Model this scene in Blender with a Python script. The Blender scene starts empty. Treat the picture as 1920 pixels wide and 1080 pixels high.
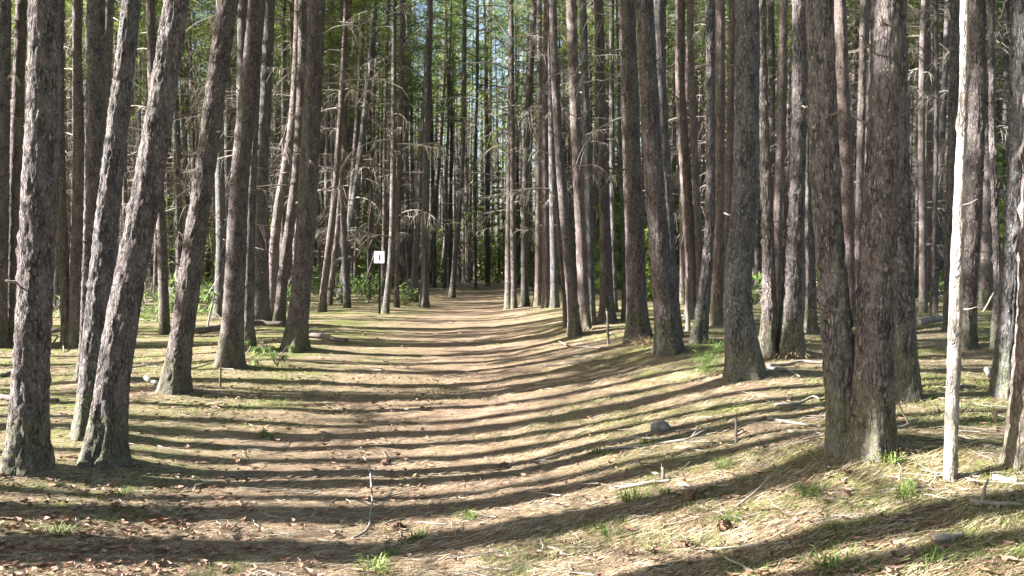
import bpy, math, random
import numpy as np
from mathutils import Vector

# ------------------------------------------------------------------ camera, sky, sun, exposure
F = 1700.0                       # focal length in pixels of a 1920 wide frame
PITCH = math.atan(60 / F)
CAM_H = 1.6
sc = bpy.context.scene
C = sc.collection
cam_d = bpy.data.cameras.new('camera')
cam = bpy.data.objects.new('camera', cam_d); C.objects.link(cam)
cam_d.sensor_width = 36; cam_d.lens = 36 * F / 1920
cam_d.clip_start = 0.05; cam_d.clip_end = 3000
cam.rotation_euler = (math.radians(90) - PITCH, 0, 0)
sc.camera = cam

SUN_EL = math.radians(28)
SUN_AZ = math.radians(264)       # clockwise from +Y (the view direction): from the left
w = bpy.data.worlds.new('World'); sc.world = w; w.use_nodes = True
nt = w.node_tree
sky = nt.nodes.new('ShaderNodeTexSky'); sky.sky_type = 'NISHITA'; sky.sun_disc = False
sky.sun_elevation = SUN_EL; sky.sun_rotation = SUN_AZ
sky.dust_density = 2.0; sky.air_density = 1.0; sky.ozone_density = 1.0
nt.links.new(sky.outputs[0], nt.nodes['Background'].inputs[0])
nt.nodes['Background'].inputs[1].default_value = 0.05
sl = bpy.data.lights.new('sun', 'SUN'); sl.energy = 5.0; sl.angle = math.radians(0.5); sl.color = (1, 0.965, 0.91)
so = bpy.data.objects.new('sun', sl); C.objects.link(so)
sd = Vector((math.sin(SUN_AZ) * math.cos(SUN_EL), math.cos(SUN_AZ) * math.cos(SUN_EL), math.sin(SUN_EL)))
so.rotation_euler = sd.to_track_quat('Z', 'Y').to_euler()
so.location = (-30, 10, 40)
vs = sc.view_settings
vs.view_transform = 'Standard'; vs.look = 'None'; vs.gamma = 1; vs.exposure = 2.8
sc.render.film_transparent = False
sc.cycles.max_bounces = 5; sc.cycles.diffuse_bounces = 2; sc.cycles.transparent_max_bounces = 8

RNG = np.random.default_rng(11)
random.seed(5)

# ------------------------------------------------------------------ numpy noise
def _h(ix, iy, iz, seed):
    n = (ix * 374761393 + iy * 668265263 + iz * 2147483647 + seed * 974634777) & 0xffffffff
    n = ((n ^ (n >> 13)) * 1274126177) & 0xffffffff
    n = n ^ (n >> 16)
    return (n & 0xffff) / 65535.0
def noise3(x, y, z, seed=0):
    x, y, z = np.broadcast_arrays(np.asarray(x, float), np.asarray(y, float), np.asarray(z, float))
    ix, iy, iz = np.floor(x).astype(np.int64), np.floor(y).astype(np.int64), np.floor(z).astype(np.int64)
    fx, fy, fz = x - ix, y - iy, z - iz
    fx, fy, fz = [t * t * (3 - 2 * t) for t in (fx, fy, fz)]
    r = 0
    for a in (0, 1):
        for b in (0, 1):
            for c in (0, 1):
                r = r + _h(ix + a, iy + b, iz + c, seed) * (fx if a else 1 - fx) * (fy if b else 1 - fy) * (fz if c else 1 - fz)
    return r * 2 - 1
def sstep(a, b, x):
    t = np.clip((np.asarray(x, float) - a) / (b - a), 0, 1)
    return t * t * (3 - 2 * t)

# ------------------------------------------------------------------ the lie of the land
def trail_x(y):
    return -0.75 - 1.0 * sstep(12, 50, y)
MOUNDS = []
def ground_z(x, y, detail=True):
    x = np.asarray(x, float); y = np.asarray(y, float)
    u = x - trail_x(y)
    near = 1 - 0.55 * sstep(14, 40, y)
    z = 0.48 * sstep(-0.1, 3.7, u) * near + 0.11 * sstep(-0.6, -3.8, u) * near
    z = z + 0.10 * noise3(x / 7.0, y / 7.0, 0, 3) * sstep(1.5, 5, np.abs(u))
    z = z + 0.5 * sstep(30, 70, y) * sstep(2, 14, np.abs(u)) * 0.4
    if detail:
        z = z + 0.022 * noise3(x / 0.9, y / 0.9, 0, 7) + 0.012 * noise3(x / 0.22, y / 0.22, 0, 8)
        for (mx, my, mh, mr) in MOUNDS:
            z = z + mh * np.exp(-((x - mx) ** 2 + (y - my) ** 2) / (mr * mr))
    return z
CAMZ = CAM_H + float(ground_z(0, 0, False))
cam.location = (0, 0, CAMZ)
cp, sp_ = math.cos(PITCH), math.sin(PITCH)
def ray(px, py):
    r, u = (px - 960) / F, (540 - py) / F
    return np.array([r, cp + u * sp_, -sp_ + u * cp])
def at_ground(px, py):
    d = ray(px, py); t = 2.0
    while t < 400:
        if CAMZ + d[2] * t < float(ground_z(d[0] * t, d[1] * t, False)): break
        t += 0.02
    return d[0] * t, d[1] * t
def at_depth(px, py, Y):
    d = ray(px, py); t = Y / d[1]
    return d[0] * t, Y, CAMZ + d[2] * t
def project(x, y, z):
    v = np.array([x, y, z - CAMZ]); fw = v[1] * cp - v[2] * sp_; up = v[1] * sp_ + v[2] * cp
    return 960 + F * v[0] / fw, 540 - F * up / fw

# ------------------------------------------------------------------ materials
def mat(name, rough=0.9, spec=0.2):
    m = bpy.data.materials.new(name); m.use_nodes = True
    b = m.node_tree.nodes['Principled BSDF']
    b.inputs['Roughness'].default_value = rough
    b.inputs['Specular IOR Level'].default_value = spec
    return m, m.node_tree, b
def N(nt, t, **kw):
    n = nt.nodes.new(t)
    for k, v in kw.items():
        if k in n.inputs.keys(): n.inputs[k].default_value = v
        else: setattr(n, k, v)
    return n
def ramp(nt, fac, stops):
    r = nt.nodes.new('ShaderNodeValToRGB')
    el = r.color_ramp.elements
    while len(el) < len(stops): el.new(0.5)
    for e, (p, c) in zip(el, stops):
        e.position = p; e.color = (*c, 1) if len(c) == 3 else c
    nt.links.new(fac, r.inputs[0]); return r.outputs[0]
def mixc(nt, fac, a, b, mode='MIX'):
    n = nt.nodes.new('ShaderNodeMix'); n.data_type = 'RGBA'; n.blend_type = mode
    for s, v in ((0, fac), (6, a), (7, b)):
        if hasattr(v, 'links'): nt.links.new(v, n.inputs[s])
        else: n.inputs[s].default_value = v if not isinstance(v, tuple) else (*v, 1)
    return n.outputs[2]
def math_(nt, op, a, b=0.0):
    n = nt.nodes.new('ShaderNodeMath'); n.operation = op
    for i, v in enumerate((a, b)):
        if hasattr(v, 'links'): nt.links.new(v, n.inputs[i])
        else: n.inputs[i].default_value = v
    return n.outputs[0]
def mapped(nt, scale, rot=(0, 0, 0)):
    tc = nt.nodes.new('ShaderNodeTexCoord'); mp = nt.nodes.new('ShaderNodeMapping')
    mp.inputs['Scale'].default_value = scale; mp.inputs['Rotation'].default_value = rot
    nt.links.new(tc.outputs['Object'], mp.inputs['Vector']); return mp.outputs[0]

def bark_material(name, plate, gap, flake, lichen=0.25, bump=0.6, scale=1.0):
    m, t, b = mat(name, 0.92, 0.12)
    warp = N(t, 'ShaderNodeTexNoise', Scale=11.0, Detail=4.0)
    t.links.new(mapped(t, (1, 1, 0.5)), warp.inputs['Vector'])
    def warped(amount, stretch):
        wv = t.nodes.new('ShaderNodeVectorMath'); wv.operation = 'MULTIPLY_ADD'
        t.links.new(warp.outputs['Color'], wv.inputs[0]); wv.inputs[1].default_value = (amount,) * 3
        t.links.new(mapped(t, stretch), wv.inputs[2]); return wv.outputs[0]
    p1 = warped(0.07, (1, 1, 0.24)); p2 = warped(0.05, (1, 1, 0.55))
    vo = N(t, 'ShaderNodeTexVoronoi', feature='DISTANCE_TO_EDGE', Scale=46.0 * scale); t.links.new(p1, vo.inputs['Vector'])
    vc = N(t, 'ShaderNodeTexVoronoi', feature='F1', Scale=44.0 * scale); t.links.new(p2, vc.inputs['Vector'])
    v2 = N(t, 'ShaderNodeTexVoronoi', feature='F1', Scale=100.0 * scale); t.links.new(p2, v2.inputs['Vector'])
    sepc = t.nodes.new('ShaderNodeSeparateColor'); t.links.new(vc.outputs['Color'], sepc.inputs[0])
    sep2 = t.nodes.new('ShaderNodeSeparateColor'); t.links.new(v2.outputs['Color'], sep2.inputs[0])
    oi = t.nodes.new('ShaderNodeObjectInfo')
    pl = mixc(t, sepc.outputs[0], plate, flake)
    pl = mixc(t, math_(t, 'MULTIPLY', sep2.outputs[0], 0.6), pl, tuple(c * 0.6 for c in plate))
    big = N(t, 'ShaderNodeTexNoise', Scale=1.6, Detail=4.0); t.links.new(mapped(t, (1, 1, 0.6)), big.inputs['Vector'])
    pl = mixc(t, ramp(t, big.outputs[0], [(0.42, (0, 0, 0)), (0.68, (lichen,) * 3)]), pl, (0.24, 0.225, 0.22))
    lic = N(t, 'ShaderNodeTexNoise', Scale=38.0, Detail=3.0)
    t.links.new(mapped(t, (1, 1, 0.7)), lic.inputs['Vector'])
    pl = mixc(t, ramp(t, lic.outputs[0], [(0.63, (0, 0, 0)), (0.70, (min(1, lichen * 2.0),) * 3)]), pl, (0.44, 0.44, 0.42))
    pl = mixc(t, math_(t, 'MULTIPLY', oi.outputs['Random'], 0.45), pl, mixc(t, 1.0, pl, (1.08, 0.90, 0.82), 'MULTIPLY'))
    gr = N(t, 'ShaderNodeTexNoise', Scale=90.0, Detail=3.0, Roughness=0.7); t.links.new(mapped(t, (1, 1, 0.4)), gr.inputs['Vector'])
    pl = mixc(t, 1.0, pl, ramp(t, gr.outputs[0], [(0.3, (0.5,) * 3), (0.7, (1.45,) * 3)]), 'MULTIPLY')
    brk = N(t, 'ShaderNodeTexNoise', Scale=13.0, Detail=3.0); t.links.new(mapped(t, (1, 1, 0.35)), brk.inputs['Vector'])
    edge = ramp(t, vo.outputs['Distance'], [(0.0, (1, 1, 1)), (0.05, (0.75,) * 3), (0.14, (0, 0, 0))])
    fis = math_(t, 'MULTIPLY', edge, ramp(t, brk.outputs[0], [(0.42, (0.05,) * 3), (0.62, (0.8,) * 3)]))
    col = mixc(t, fis, pl, gap)
    tz = t.nodes.new('ShaderNodeTexCoord'); sz = t.nodes.new('ShaderNodeSeparateXYZ'); t.links.new(tz.outputs['Object'], sz.inputs[0])
    mz = ramp(t, math_(t, 'ADD', sz.outputs[2], math_(t, 'MULTIPLY', big.outputs[0], -0.7)), [(0.0, (0.4,) * 3), (0.12, (0, 0, 0))])
    col = mixc(t, math_(t, 'MULTIPLY', mz, ramp(t, lic.outputs[0], [(0.40, (0,) * 3), (0.55, (1,) * 3)])), col, (0.13, 0.15, 0.05))
    t.links.new(col, b.inputs['Base Color'])
    hgt = math_(t, 'ADD', math_(t, 'MULTIPLY', fis, -1.2), math_(t, 'ADD', math_(t, 'MULTIPLY', sepc.outputs[0], 0.6), math_(t, 'ADD', math_(t, 'MULTIPLY', sep2.outputs[0], 0.3), math_(t, 'MULTIPLY', gr.outputs[0], 0.5))))
    bp = N(t, 'ShaderNodeBump', Strength=bump, Distance=0.016); t.links.new(hgt, bp.inputs['Height'])
    t.links.new(bp.outputs[0], b.inputs['Normal'])
    return m
M_BARK = bark_material('pine_bark', (0.124, 0.107, 0.106), (0.030, 0.026, 0.026), (0.22, 0.195, 0.192), 0.30, 0.9)
M_BARKG = bark_material('grey_pine_bark', (0.120, 0.115, 0.119), (0.031, 0.030, 0.031), (0.218, 0.212, 0.217), 0.32, 0.9)
M_SNAG = bark_material('bleached_bark', (0.38, 0.345, 0.325), (0.12, 0.095, 0.085), (0.58, 0.54, 0.51), 0.3, 0.7, 1.2)
M_BARKR = bark_material('red_pine_bark', (0.165, 0.136, 0.132), (0.044, 0.036, 0.034), (0.275, 0.235, 0.225), 0.22, 0.7)
def simple(name, c1, c2, scale=8.0, rough=0.85, stretch=(1, 1, 1), transl=0.0, spec=0.2, detail=4.0, bump=0.0):
    m, t, b = mat(name, rough, spec)
    n = N(t, 'ShaderNodeTexNoise', Scale=scale, Detail=detail); t.links.new(mapped(t, stretch), n.inputs['Vector'])
    oi = t.nodes.new('ShaderNodeObjectInfo')
    f = math_(t, 'ADD', n.outputs[0], math_(t, 'MULTIPLY', math_(t, 'SUBTRACT', oi.outputs['Random'], 0.5), 0.25))
    col = ramp(t, f, [(0.32, c1), (0.68, c2)])
    t.links.new(col, b.inputs['Base Color'])
    if bump:
        bp = N(t, 'ShaderNodeBump', Strength=bump, Distance=0.01); t.links.new(n.outputs[0], bp.inputs['Height']); t.links.new(bp.outputs[0], b.inputs['Normal'])
    if transl:
        tr = t.nodes.new('ShaderNodeBsdfTranslucent'); t.links.new(col, tr.inputs[0])
        mx = t.nodes.new('ShaderNodeMixShader'); mx.inputs[0].default_value = transl
        t.links.new(b.outputs[0], mx.inputs[1]); t.links.new(tr.outputs[0], mx.inputs[2])
        t.links.new(mx.outputs[0], t.nodes['Material Output'].inputs[0])
    return m
M_NEEDLE = simple('pine_needles', (0.10, 0.16, 0.035), (0.25, 0.32, 0.075), 1.3, 0.6, transl=0.5)
M_FIR = simple('fir_needles', (0.12, 0.19, 0.04), (0.27, 0.35, 0.08), 2.0, 0.55, transl=0.45)
M_LEAF = simple('green_leaf', (0.08, 0.15, 0.035), (0.19, 0.27, 0.08), 6.0, 0.5, transl=0.4)
M_DEAD = simple('dead_wood', (0.19, 0.17, 0.145), (0.37, 0.335, 0.29), 9.0, 0.9, (1, 1, 1))
M_DARKW = simple('dark_dead_wood', (0.09, 0.075, 0.065), (0.20, 0.17, 0.15), 12.0)
M_PALEW = simple('weathered_wood', (0.14, 0.125, 0.11), (0.28, 0.255, 0.225), 14.0, 0.8, (1, 1, 0.15), bump=0.4)
M_STRAW = simple('needle_straw', (0.26, 0.19, 0.115), (0.44, 0.35, 0.23), 3.0)
M_STRAW2 = simple('bleached_straw', (0.40, 0.33, 0.22), (0.56, 0.49, 0.35), 3.0)
M_RUST = simple('rusty_straw', (0.16, 0.095, 0.06), (0.27, 0.17, 0.11), 3.0)
M_LITTER = simple('dry_leaf', (0.16, 0.09, 0.065), (0.36, 0.25, 0.19), 9.0, 0.7, transl=0.15)
M_GRASS = simple('green_grass', (0.11, 0.17, 0.045), (0.24, 0.31, 0.09), 2.0, 0.6, transl=0.35)
M_MOSSY = simple('moss', (0.09, 0.11, 0.03), (0.20, 0.21, 0.07), 20.0)
M_STONE = simple('pale_stone', (0.16, 0.155, 0.145), (0.36, 0.35, 0.33), 22.0, 0.8, bump=0.5)
M_BLACK = simple('black_steel', (0.012, 0.012, 0.014), (0.03, 0.03, 0.034), 20.0, 0.35, spec=0.5)
M_WHITE = simple('white_board', (0.80, 0.80, 0.82), (0.86, 0.86, 0.88), 6.0, 0.45, spec=0.4)
M_INK = simple('black_ink', (0.008, 0.008, 0.008), (0.012, 0.012, 0.012), 6.0, 0.9, spec=0.0)
M_CONE = simple('cone_scale', (0.07, 0.045, 0.03), (0.18, 0.12, 0.08), 40.0)

def ground_material():
    m, t, b = mat('forest_floor', 0.95, 0.1)
    L = t.links
    at = t.nodes.new('ShaderNodeAttribute'); at.attribute_name = 'trail'
    patch = N(t, 'ShaderNodeTexNoise', Scale=0.9, Detail=5.0, Roughness=0.62); L.new(mapped(t, (1, 1, 1)), patch.inputs['Vector'])
    patch2 = N(t, 'ShaderNodeTexNoise', Scale=3.5, Detail=6.0, Roughness=0.7); L.new(mapped(t, (1, 1.2, 1)), patch2.inputs['Vector'])
    fine = N(t, 'ShaderNodeTexNoise', Scale=42.0, Detail=5.0, Roughness=0.8); L.new(mapped(t, (1, 1, 1)), fine.inputs['Vector'])
    s = []
    for a, sc_ in ((0.3, (34, 300, 1)), (1.5, (30, 260, 1)), (2.5, (38, 320, 1))):
        v = N(t, 'ShaderNodeTexNoise', Scale=1.0, Detail=2.0, Distortion=0.6); L.new(mapped(t, sc_, (0, 0, a)), v.inputs['Vector']); s.append(v.outputs[0])
    st = math_(t, 'MAXIMUM', math_(t, 'MAXIMUM', s[0], s[1]), s[2])
    straw = ramp(t, st, [(0.45, (0.13, 0.095, 0.06)), (0.57, (0.30, 0.235, 0.15)), (0.68, (0.44, 0.37, 0.26)), (0.78, (0.57, 0.50, 0.37))])
    rusty = ramp(t, st, [(0.45, (0.10, 0.068, 0.05)), (0.60, (0.25, 0.175, 0.125)), (0.75, (0.42, 0.32, 0.235))])
    moss = ramp(t, st, [(0.45, (0.06, 0.075, 0.022)), (0.60, (0.17, 0.195, 0.055)), (0.76, (0.34, 0.36, 0.13))])
    col = mixc(t, ramp(t, patch2.outputs[0], [(0.42, (0, 0, 0)), (0.58, (1, 1, 1))]), straw, rusty)
    mossf = math_(t, 'MULTIPLY', ramp(t, math_(t, 'ADD', math_(t, 'MULTIPLY', patch.outputs[0], 0.6), math_(t, 'MULTIPLY', patch2.outputs[0], 0.4)), [(0.445, (0, 0, 0)), (0.555, (1, 1, 1))]),
                  math_(t, 'SUBTRACT', 1.0, math_(t, 'MULTIPLY', at.outputs['Fac'], 0.72)))
    col = mixc(t, math_(t, 'MULTIPLY', mossf, 0.85), col, moss)
    redp = mixc(t, 0.5, rusty, (0.35, 0.225, 0.165))
    col = mixc(t, math_(t, 'MULTIPLY', at.outputs['Fac'], 0.42), col, redp)
    col = mixc(t, 1.0, col, ramp(t, fine.outputs[0], [(0.32, (0.45,) * 3), (0.5, (1,) * 3), (0.68, (1.35,) * 3)]), 'MULTIPLY')
    L.new(col, b.inputs['Base Color'])
    h = math_(t, 'ADD', math_(t, 'MULTIPLY', st, 0.6), math_(t, 'ADD', math_(t, 'MULTIPLY', fine.outputs[0], 0.8), patch2.outputs[0]))
    bp = N(t, 'ShaderNodeBump', Strength=0.8, Distance=0.03); L.new(h, bp.inputs['Height']); L.new(bp.outputs[0], b.inputs['Normal'])
    return m
M_GROUND = ground_material()

# ------------------------------------------------------------------ object helpers
class MB:
    """collects vertices and faces of one mesh"""
    def __init__(s): s.v = []; s.f = []; s.mi = []; s.n = 0
    def add(s, v, f, mi=0):
        v = np.asarray(v, float); f = np.asarray(f, int)
        s.v.append(v); s.f.append(f + s.n); s.mi.append(np.full(len(f), mi, int)); s.n += len(v)
    def tube(s, pts, rad, k=6, mi=0, cap=True):
        pts = np.asarray(pts, float); rad = np.asarray(rad, float); n = len(pts)
        tan = np.gradient(pts, axis=0); tan /= np.linalg.norm(tan, axis=1)[:, None] + 1e-9
        ref = np.where(np.abs(tan[:, 2:3]) > 0.9, np.array([[1.0, 0, 0]]), np.array([[0, 0, 1.0]]))
        ref = np.repeat(ref[:1], n, 0) if n else ref
        a = np.cross(tan, ref); a /= np.linalg.norm(a, axis=1)[:, None] + 1e-9
        b = np.cross(tan, a)
        th = np.arange(k) * 2 * math.pi / k
        V = pts[:, None, :] + rad[:, None, None] * (np.cos(th)[None, :, None] * a[:, None, :] + np.sin(th)[None, :, None] * b[:, None, :])
        i = np.arange(n - 1)[:, None] * k; j = np.arange(k)[None, :]; j2 = (j + 1) % k
        Fq = np.stack([i + j, i + k + j, i + k + j2, i + j2], -1).reshape(-1, 4)
        s.add(V.reshape(-1, 3), Fq, mi)
        if cap:
            base = s.n - n * k
            s.v.append(np.array([pts[0], pts[-1]])); c0, c1 = s.n, s.n + 1; s.n += 2
            fs = [[c0, base + q, base + (q + 1) % k, c0] for q in range(k)] + [[c1, base + (n - 1) * k + (q + 1) % k, base + (n - 1) * k + q, c1] for q in range(k)]
            s.f.append(np.array([f[:3] + [-1] for f in fs])); s.mi.append(np.full(len(fs), mi, int))
    def box(s, c, d, mi=0, rot=0.0):
        x, y, z = [q / 2 for q in d]
        V = np.array([(a * x, b * y, e * z) for a in (-1, 1) for b in (-1, 1) for e in (-1, 1)])
        if rot: V = np.c_[V[:, 0] * math.cos(rot) - V[:, 2] * math.sin(rot), V[:, 1], V[:, 0] * math.sin(rot) + V[:, 2] * math.cos(rot)]
        s.add(V + np.array(c), [[0, 1, 3, 2], [4, 6, 7, 5], [0, 4, 5, 1], [2, 3, 7, 6], [0, 2, 6, 4], [1, 5, 7, 3]], mi)
    def mesh(s, name, mats, smooth=True):
        v = np.concatenate(s.v); mi = np.concatenate(s.mi)
        fl = [np.c_[f, np.full(len(f), -1)] if f.shape[1] == 3 else f for f in s.f]
        f = np.concatenate(fl); tri = f[:, 3] < 0
        cnt = np.where(tri, 3, 4); flat = f.reshape(-1); flat = flat[flat >= 0]
        m = bpy.data.meshes.new(name)
        m.vertices.add(len(v)); m.vertices.foreach_set('co', v.astype(np.float32).ravel())
        m.loops.add(len(flat)); m.loops.foreach_set('vertex_index', flat.astype(np.int32))
        m.polygons.add(len(f)); st = np.r_[0, np.cumsum(cnt)[:-1]]
        m.polygons.foreach_set('loop_start', st.astype(np.int32)); m.polygons.foreach_set('loop_total', cnt.astype(np.int32))
        for q in mats: m.materials.append(q)
        m.polygons.foreach_set('material_index', mi.astype(np.int32))
        m.polygons.foreach_set('use_smooth', np.full(len(f), smooth))
        m.update(calc_edges=True); m.validate()
        return m
def link(name, mesh, parent=None, loc=None, label=None, cat=None, group=None, kind=None):
    o = bpy.data.objects.new(name, mesh); C.objects.link(o)
    if parent is not None: o.parent = parent
    if loc is not None: o.location = loc
    for k, v in (('label', label), ('category', cat), ('group', group), ('kind', kind)):
        if v: o[k] = v
    return o

# ------------------------------------------------------------------ crowns, limbs, dead branches (shared pools)
def tufts(mb, P, size, n=7, mi=0, rng=RNG, width=0.16, up=0.3, flat=1.0):
    """needle tufts: n thin spikes round every point"""
    P = np.asarray(P, float); m = len(P)
    d = rng.normal(size=(m, n, 3)); d[..., 2] = d[..., 2] * flat + up; d /= np.linalg.norm(d, axis=-1)[..., None]
    Ls = size * rng.uniform(0.6, 1.2, (m, n, 1))
    a = np.cross(d, rng.normal(size=(m, n, 3))); a /= np.linalg.norm(a, axis=-1)[..., None]
    tip = P[:, None] + d * Ls; wv = a * Ls * width
    mid = P[:, None] + d * Ls * 0.35
    V = np.stack([mid - wv, mid + wv, tip, P[:, None] + d * 0], 2).reshape(-1, 3)
    k = np.arange(m * n) * 4
    mb.add(V, np.stack([k + 3, k, k + 2, k + 1], -1), mi)
def limb_path(rng, L, rise, droop, k=7, wob=0.05):
    t = np.linspace(0, 1, k)
    y = np.cumsum(rng.normal(0, wob, k)) * L / k * 2
    return np.c_[t * L, y - y[0], rise * L * t - droop * L * t ** 2]
def rotz(p, a):
    c, s = math.cos(a), math.sin(a); p = np.asarray(p)
    return np.c_[p[:, 0] * c - p[:, 1] * s, p[:, 0] * s + p[:, 1] * c, p[:, 2]]
def make_crown(seed, H=8.0, R=1.9, dens=1.0):
    rng = np.random.default_rng(seed); mb = MB(); P = []
    z = 0.0
    while z < H - 0.2:
        t = z / H
        R0 = R * (0.55 + 0.75 * t if t < 0.35 else (1 - t) / 0.65 * 0.95 + 0.1)
        for k in range(rng.integers(3, 6)):
            if rng.random() < 0.12: continue
            a = rng.uniform(0, 2 * math.pi); L = max(0.35, R0 * rng.uniform(0.55, 1.2))
            p = limb_path(rng, L, rng.uniform(0.1, 0.5), 0.25); p = rotz(p, a) + np.array([0, 0, z + rng.uniform(-0.2, 0.2)])
            mb.tube(p, np.linspace(0.028, 0.006, len(p)), 3, 0, False)
            m = int(11 * dens * L)
            tt = np.clip(rng.beta(3.0, 1.2, m), 0, 1)
            q = np.stack([np.interp(tt, np.linspace(0, 1, len(p)), p[:, c]) for c in range(3)], 1)
            q += rng.normal(0, 0.16, q.shape) * (0.4 + tt[:, None])
            P.append(q)
        z += rng.uniform(0.35, 0.6)
    mb.tube([(0, 0, -0.5), (0, 0, H * 0.6), (0, 0, H)], [0.06, 0.035, 0.008], 4, 0, False)
    P.append(np.array([0, 0, H]) + rng.normal(0, 0.12, (10, 3)))
    tufts(mb, np.concatenate(P), 0.21, 9, 1, rng, 0.055)
    return mb.mesh('crown', [M_DARKW, M_NEEDLE], False)
CROWNS = [make_crown(100 + i, 8.0 + (i % 3), 1.7 + 0.25 * (i % 4), 0.75 + 0.12 * (i % 3)) for i in range(7)]

def branch_into(mb, p, r0, rng, twigs=9, tl=0.5, mi=0, k=4, hang=0.6):
    p = np.asarray(p); n = len(p)
    mb.tube(p, np.linspace(r0, r0 * 0.22, n), k, mi, False)
    tot = np.linalg.norm(np.diff(p, axis=0), axis=1).sum()
    d0 = p[-1] - p[0]; d0 = d0 / (np.linalg.norm(d0) + 1e-9); side = np.array([-d0[1], d0[0], 0])
    for i in range(twigs):
        t = rng.uniform(0.25, 1.0); s = np.array([np.interp(t, np.linspace(0, 1, n), p[:, c]) for c in range(3)])
        sg = rng.choice([-1, 1]); L = tl * rng.uniform(0.4, 1.2) * (1.2 - 0.6 * t)
        dr = d0 * rng.uniform(0.2, 0.9) + side * sg * rng.uniform(0.1, 0.8) + np.array([0, 0, rng.uniform(-0.7, 0.35) - 0.1])
        tt = np.linspace(0, 1, 4)[:, None]
        q = s + dr * L * tt + np.array([0, 0, -hang * L]) * tt ** 2
        mb.tube(q, np.linspace(r0 * 0.34, r0 * 0.12, 4), 3, mi, False)
def make_dead(seed):
    rng = np.random.default_rng(seed); mb = MB()
    L = rng.uniform(0.9, 2.2)
    branch_into(mb, limb_path(rng, L, rng.uniform(0.0, 0.35), rng.uniform(0.1, 0.45), 8, 0.06), 0.019, rng, int(6 + L * 6), 0.55)
    return mb.mesh('dead_branch', [M_DEAD if seed % 3 else M_DARKW])
DEADS = [make_dead(300 + i) for i in range(12)]

# ------------------------------------------------------------------ trunks
def spine_fill(zs, P):
    """P: rows (x, y, z, r) rising in z; returns centre and radius at heights zs"""
    return (np.interp(zs, P[:, 2], P[:, 0]), np.interp(zs, P[:, 2], P[:, 1]), np.interp(zs, P[:, 2], P[:, 3]))
def smooth_rows(P, it=2):
    for _ in range(it):
        a = P[:-1] * 0.75 + P[1:] * 0.25; b = P[:-1] * 0.25 + P[1:] * 0.75
        Q = np.empty((2 * len(a), P.shape[1])); Q[0::2] = a; Q[1::2] = b
        P = np.vstack([P[:1], Q, P[-1:]])
    return P
def trunk_mesh(name, P, H, ztop_fine, seed, kth, dz, mats, amp, stubs=0, knots=0, flare=0.35, lowbranch=0, bare=False):
    """P rows (x,y,z,r) in the tree's own space, base z about 0"""
    rng = np.random.default_rng(seed)
    P = smooth_rows(P)
    zs = np.arange(-0.35, min(ztop_fine, H), dz)
    if ztop_fine < H: zs = np.r_[zs, np.arange(zs[-1] + 0.5, H, 0.6), H]
    cx, cy, r = spine_fill(zs, P)
    th = np.arange(kth) * 2 * math.pi / kth
    hh = np.maximum(zs, 0)
    ph = rng.uniform(0, 6.28, 3)
    lobes = 0.5 + 0.5 * np.cos(3 * th[None] + ph[0]) * 0.6 + 0.4 * np.cos(5 * th[None] + ph[1])
    R = r[:, None] * (1 + flare * np.exp(-hh / 0.26)[:, None] * (0.55 + 0.7 * lobes))
    R = R * (1 + 0.035 * noise3(np.cos(th)[None] * 1.3, np.sin(th)[None] * 1.3, zs[:, None] / 0.55, seed))
    if amp:
        X = (np.cos(th)[None] * r[:, None]); Y = (np.sin(th)[None] * r[:, None]); Z = zs[:, None] + 0 * X
        n1 = noise3(X / 0.026, Y / 0.026, Z / 0.085, seed + 1); n2 = noise3(X / 0.016, Y / 0.016, Z / 0.045, seed + 2)
        R = R + amp * (-(1 - np.minimum(np.abs(n1) * 3.0, 1)) * 0.8 + 0.55 * n2)
    for _ in range(knots):
        kz, ka = rng.uniform(0.5, max(1.0, min(ztop_fine, H) - 0.3)), rng.uniform(0, 6.28)
        da = (th - ka + math.pi) % (2 * math.pi) - math.pi
        rr = np.interp(kz, zs, r)
        g = np.exp(-((zs[:, None] - kz) ** 2 / 0.035 ** 2 + (da[None] * rr) ** 2 / 0.035 ** 2))
        R = R + 0.016 * g
    V = np.stack([cx[:, None] + R * np.cos(th)[None], cy[:, None] + R * np.sin(th)[None], zs[:, None] + 0 * R], -1)
    n = len(zs); mb = MB()
    i = np.arange(n - 1)[:, None] * kth; j = np.arange(kth)[None]; j2 = (j + 1) % kth
    mb.add(V.reshape(-1, 3), np.stack([i + j, i + j2, i + kth + j2, i + kth + j], -1).reshape(-1, 4), 0)
    for _ in range(stubs):
        sz = rng.uniform(0.8, max(1.2, min(ztop_fine, H) + 0.5)); a = rng.uniform(0, 6.28); L = rng.uniform(0.03, 0.11)
        x0, y0, rr = [float(q) for q in spine_fill(np.array(sz), P)]
        d = np.array([math.cos(a), math.sin(a), rng.uniform(-0.1, 0.5)])
        s = np.array([x0, y0, sz]) + d * rr * 0.8
        q = min(0.013, rr * 0.11); mb.tube([s, s + d * (L * 0.5 + rr * 0.2), s + d * (L + rr * 0.2) + np.array([0, 0, 0.01])], [q, q * 0.75, q * 0.5], 5, 1)
    for q in range(lowbranch):
        sz = rng.uniform(1.6, H * 0.72); a = rng.uniform(0, 6.28); L = rng.uniform(0.5, 1.9) * (0.5 + 0.5 * min(1, sz / 6))
        x0, y0, rr = [float(v) for v in spine_fill(np.array(sz), P)]
        p = rotz(limb_path(rng, L, rng.uniform(0, 0.4), rng.uniform(0.1, 0.45), 6, 0.07), a) + np.array([x0, y0, sz])
        branch_into(mb, p, rng.uniform(0.011, 0.019), rng, int(4 + 4 * L), 0.5, 1, 3)
    return mb.mesh(name, mats)

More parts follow.
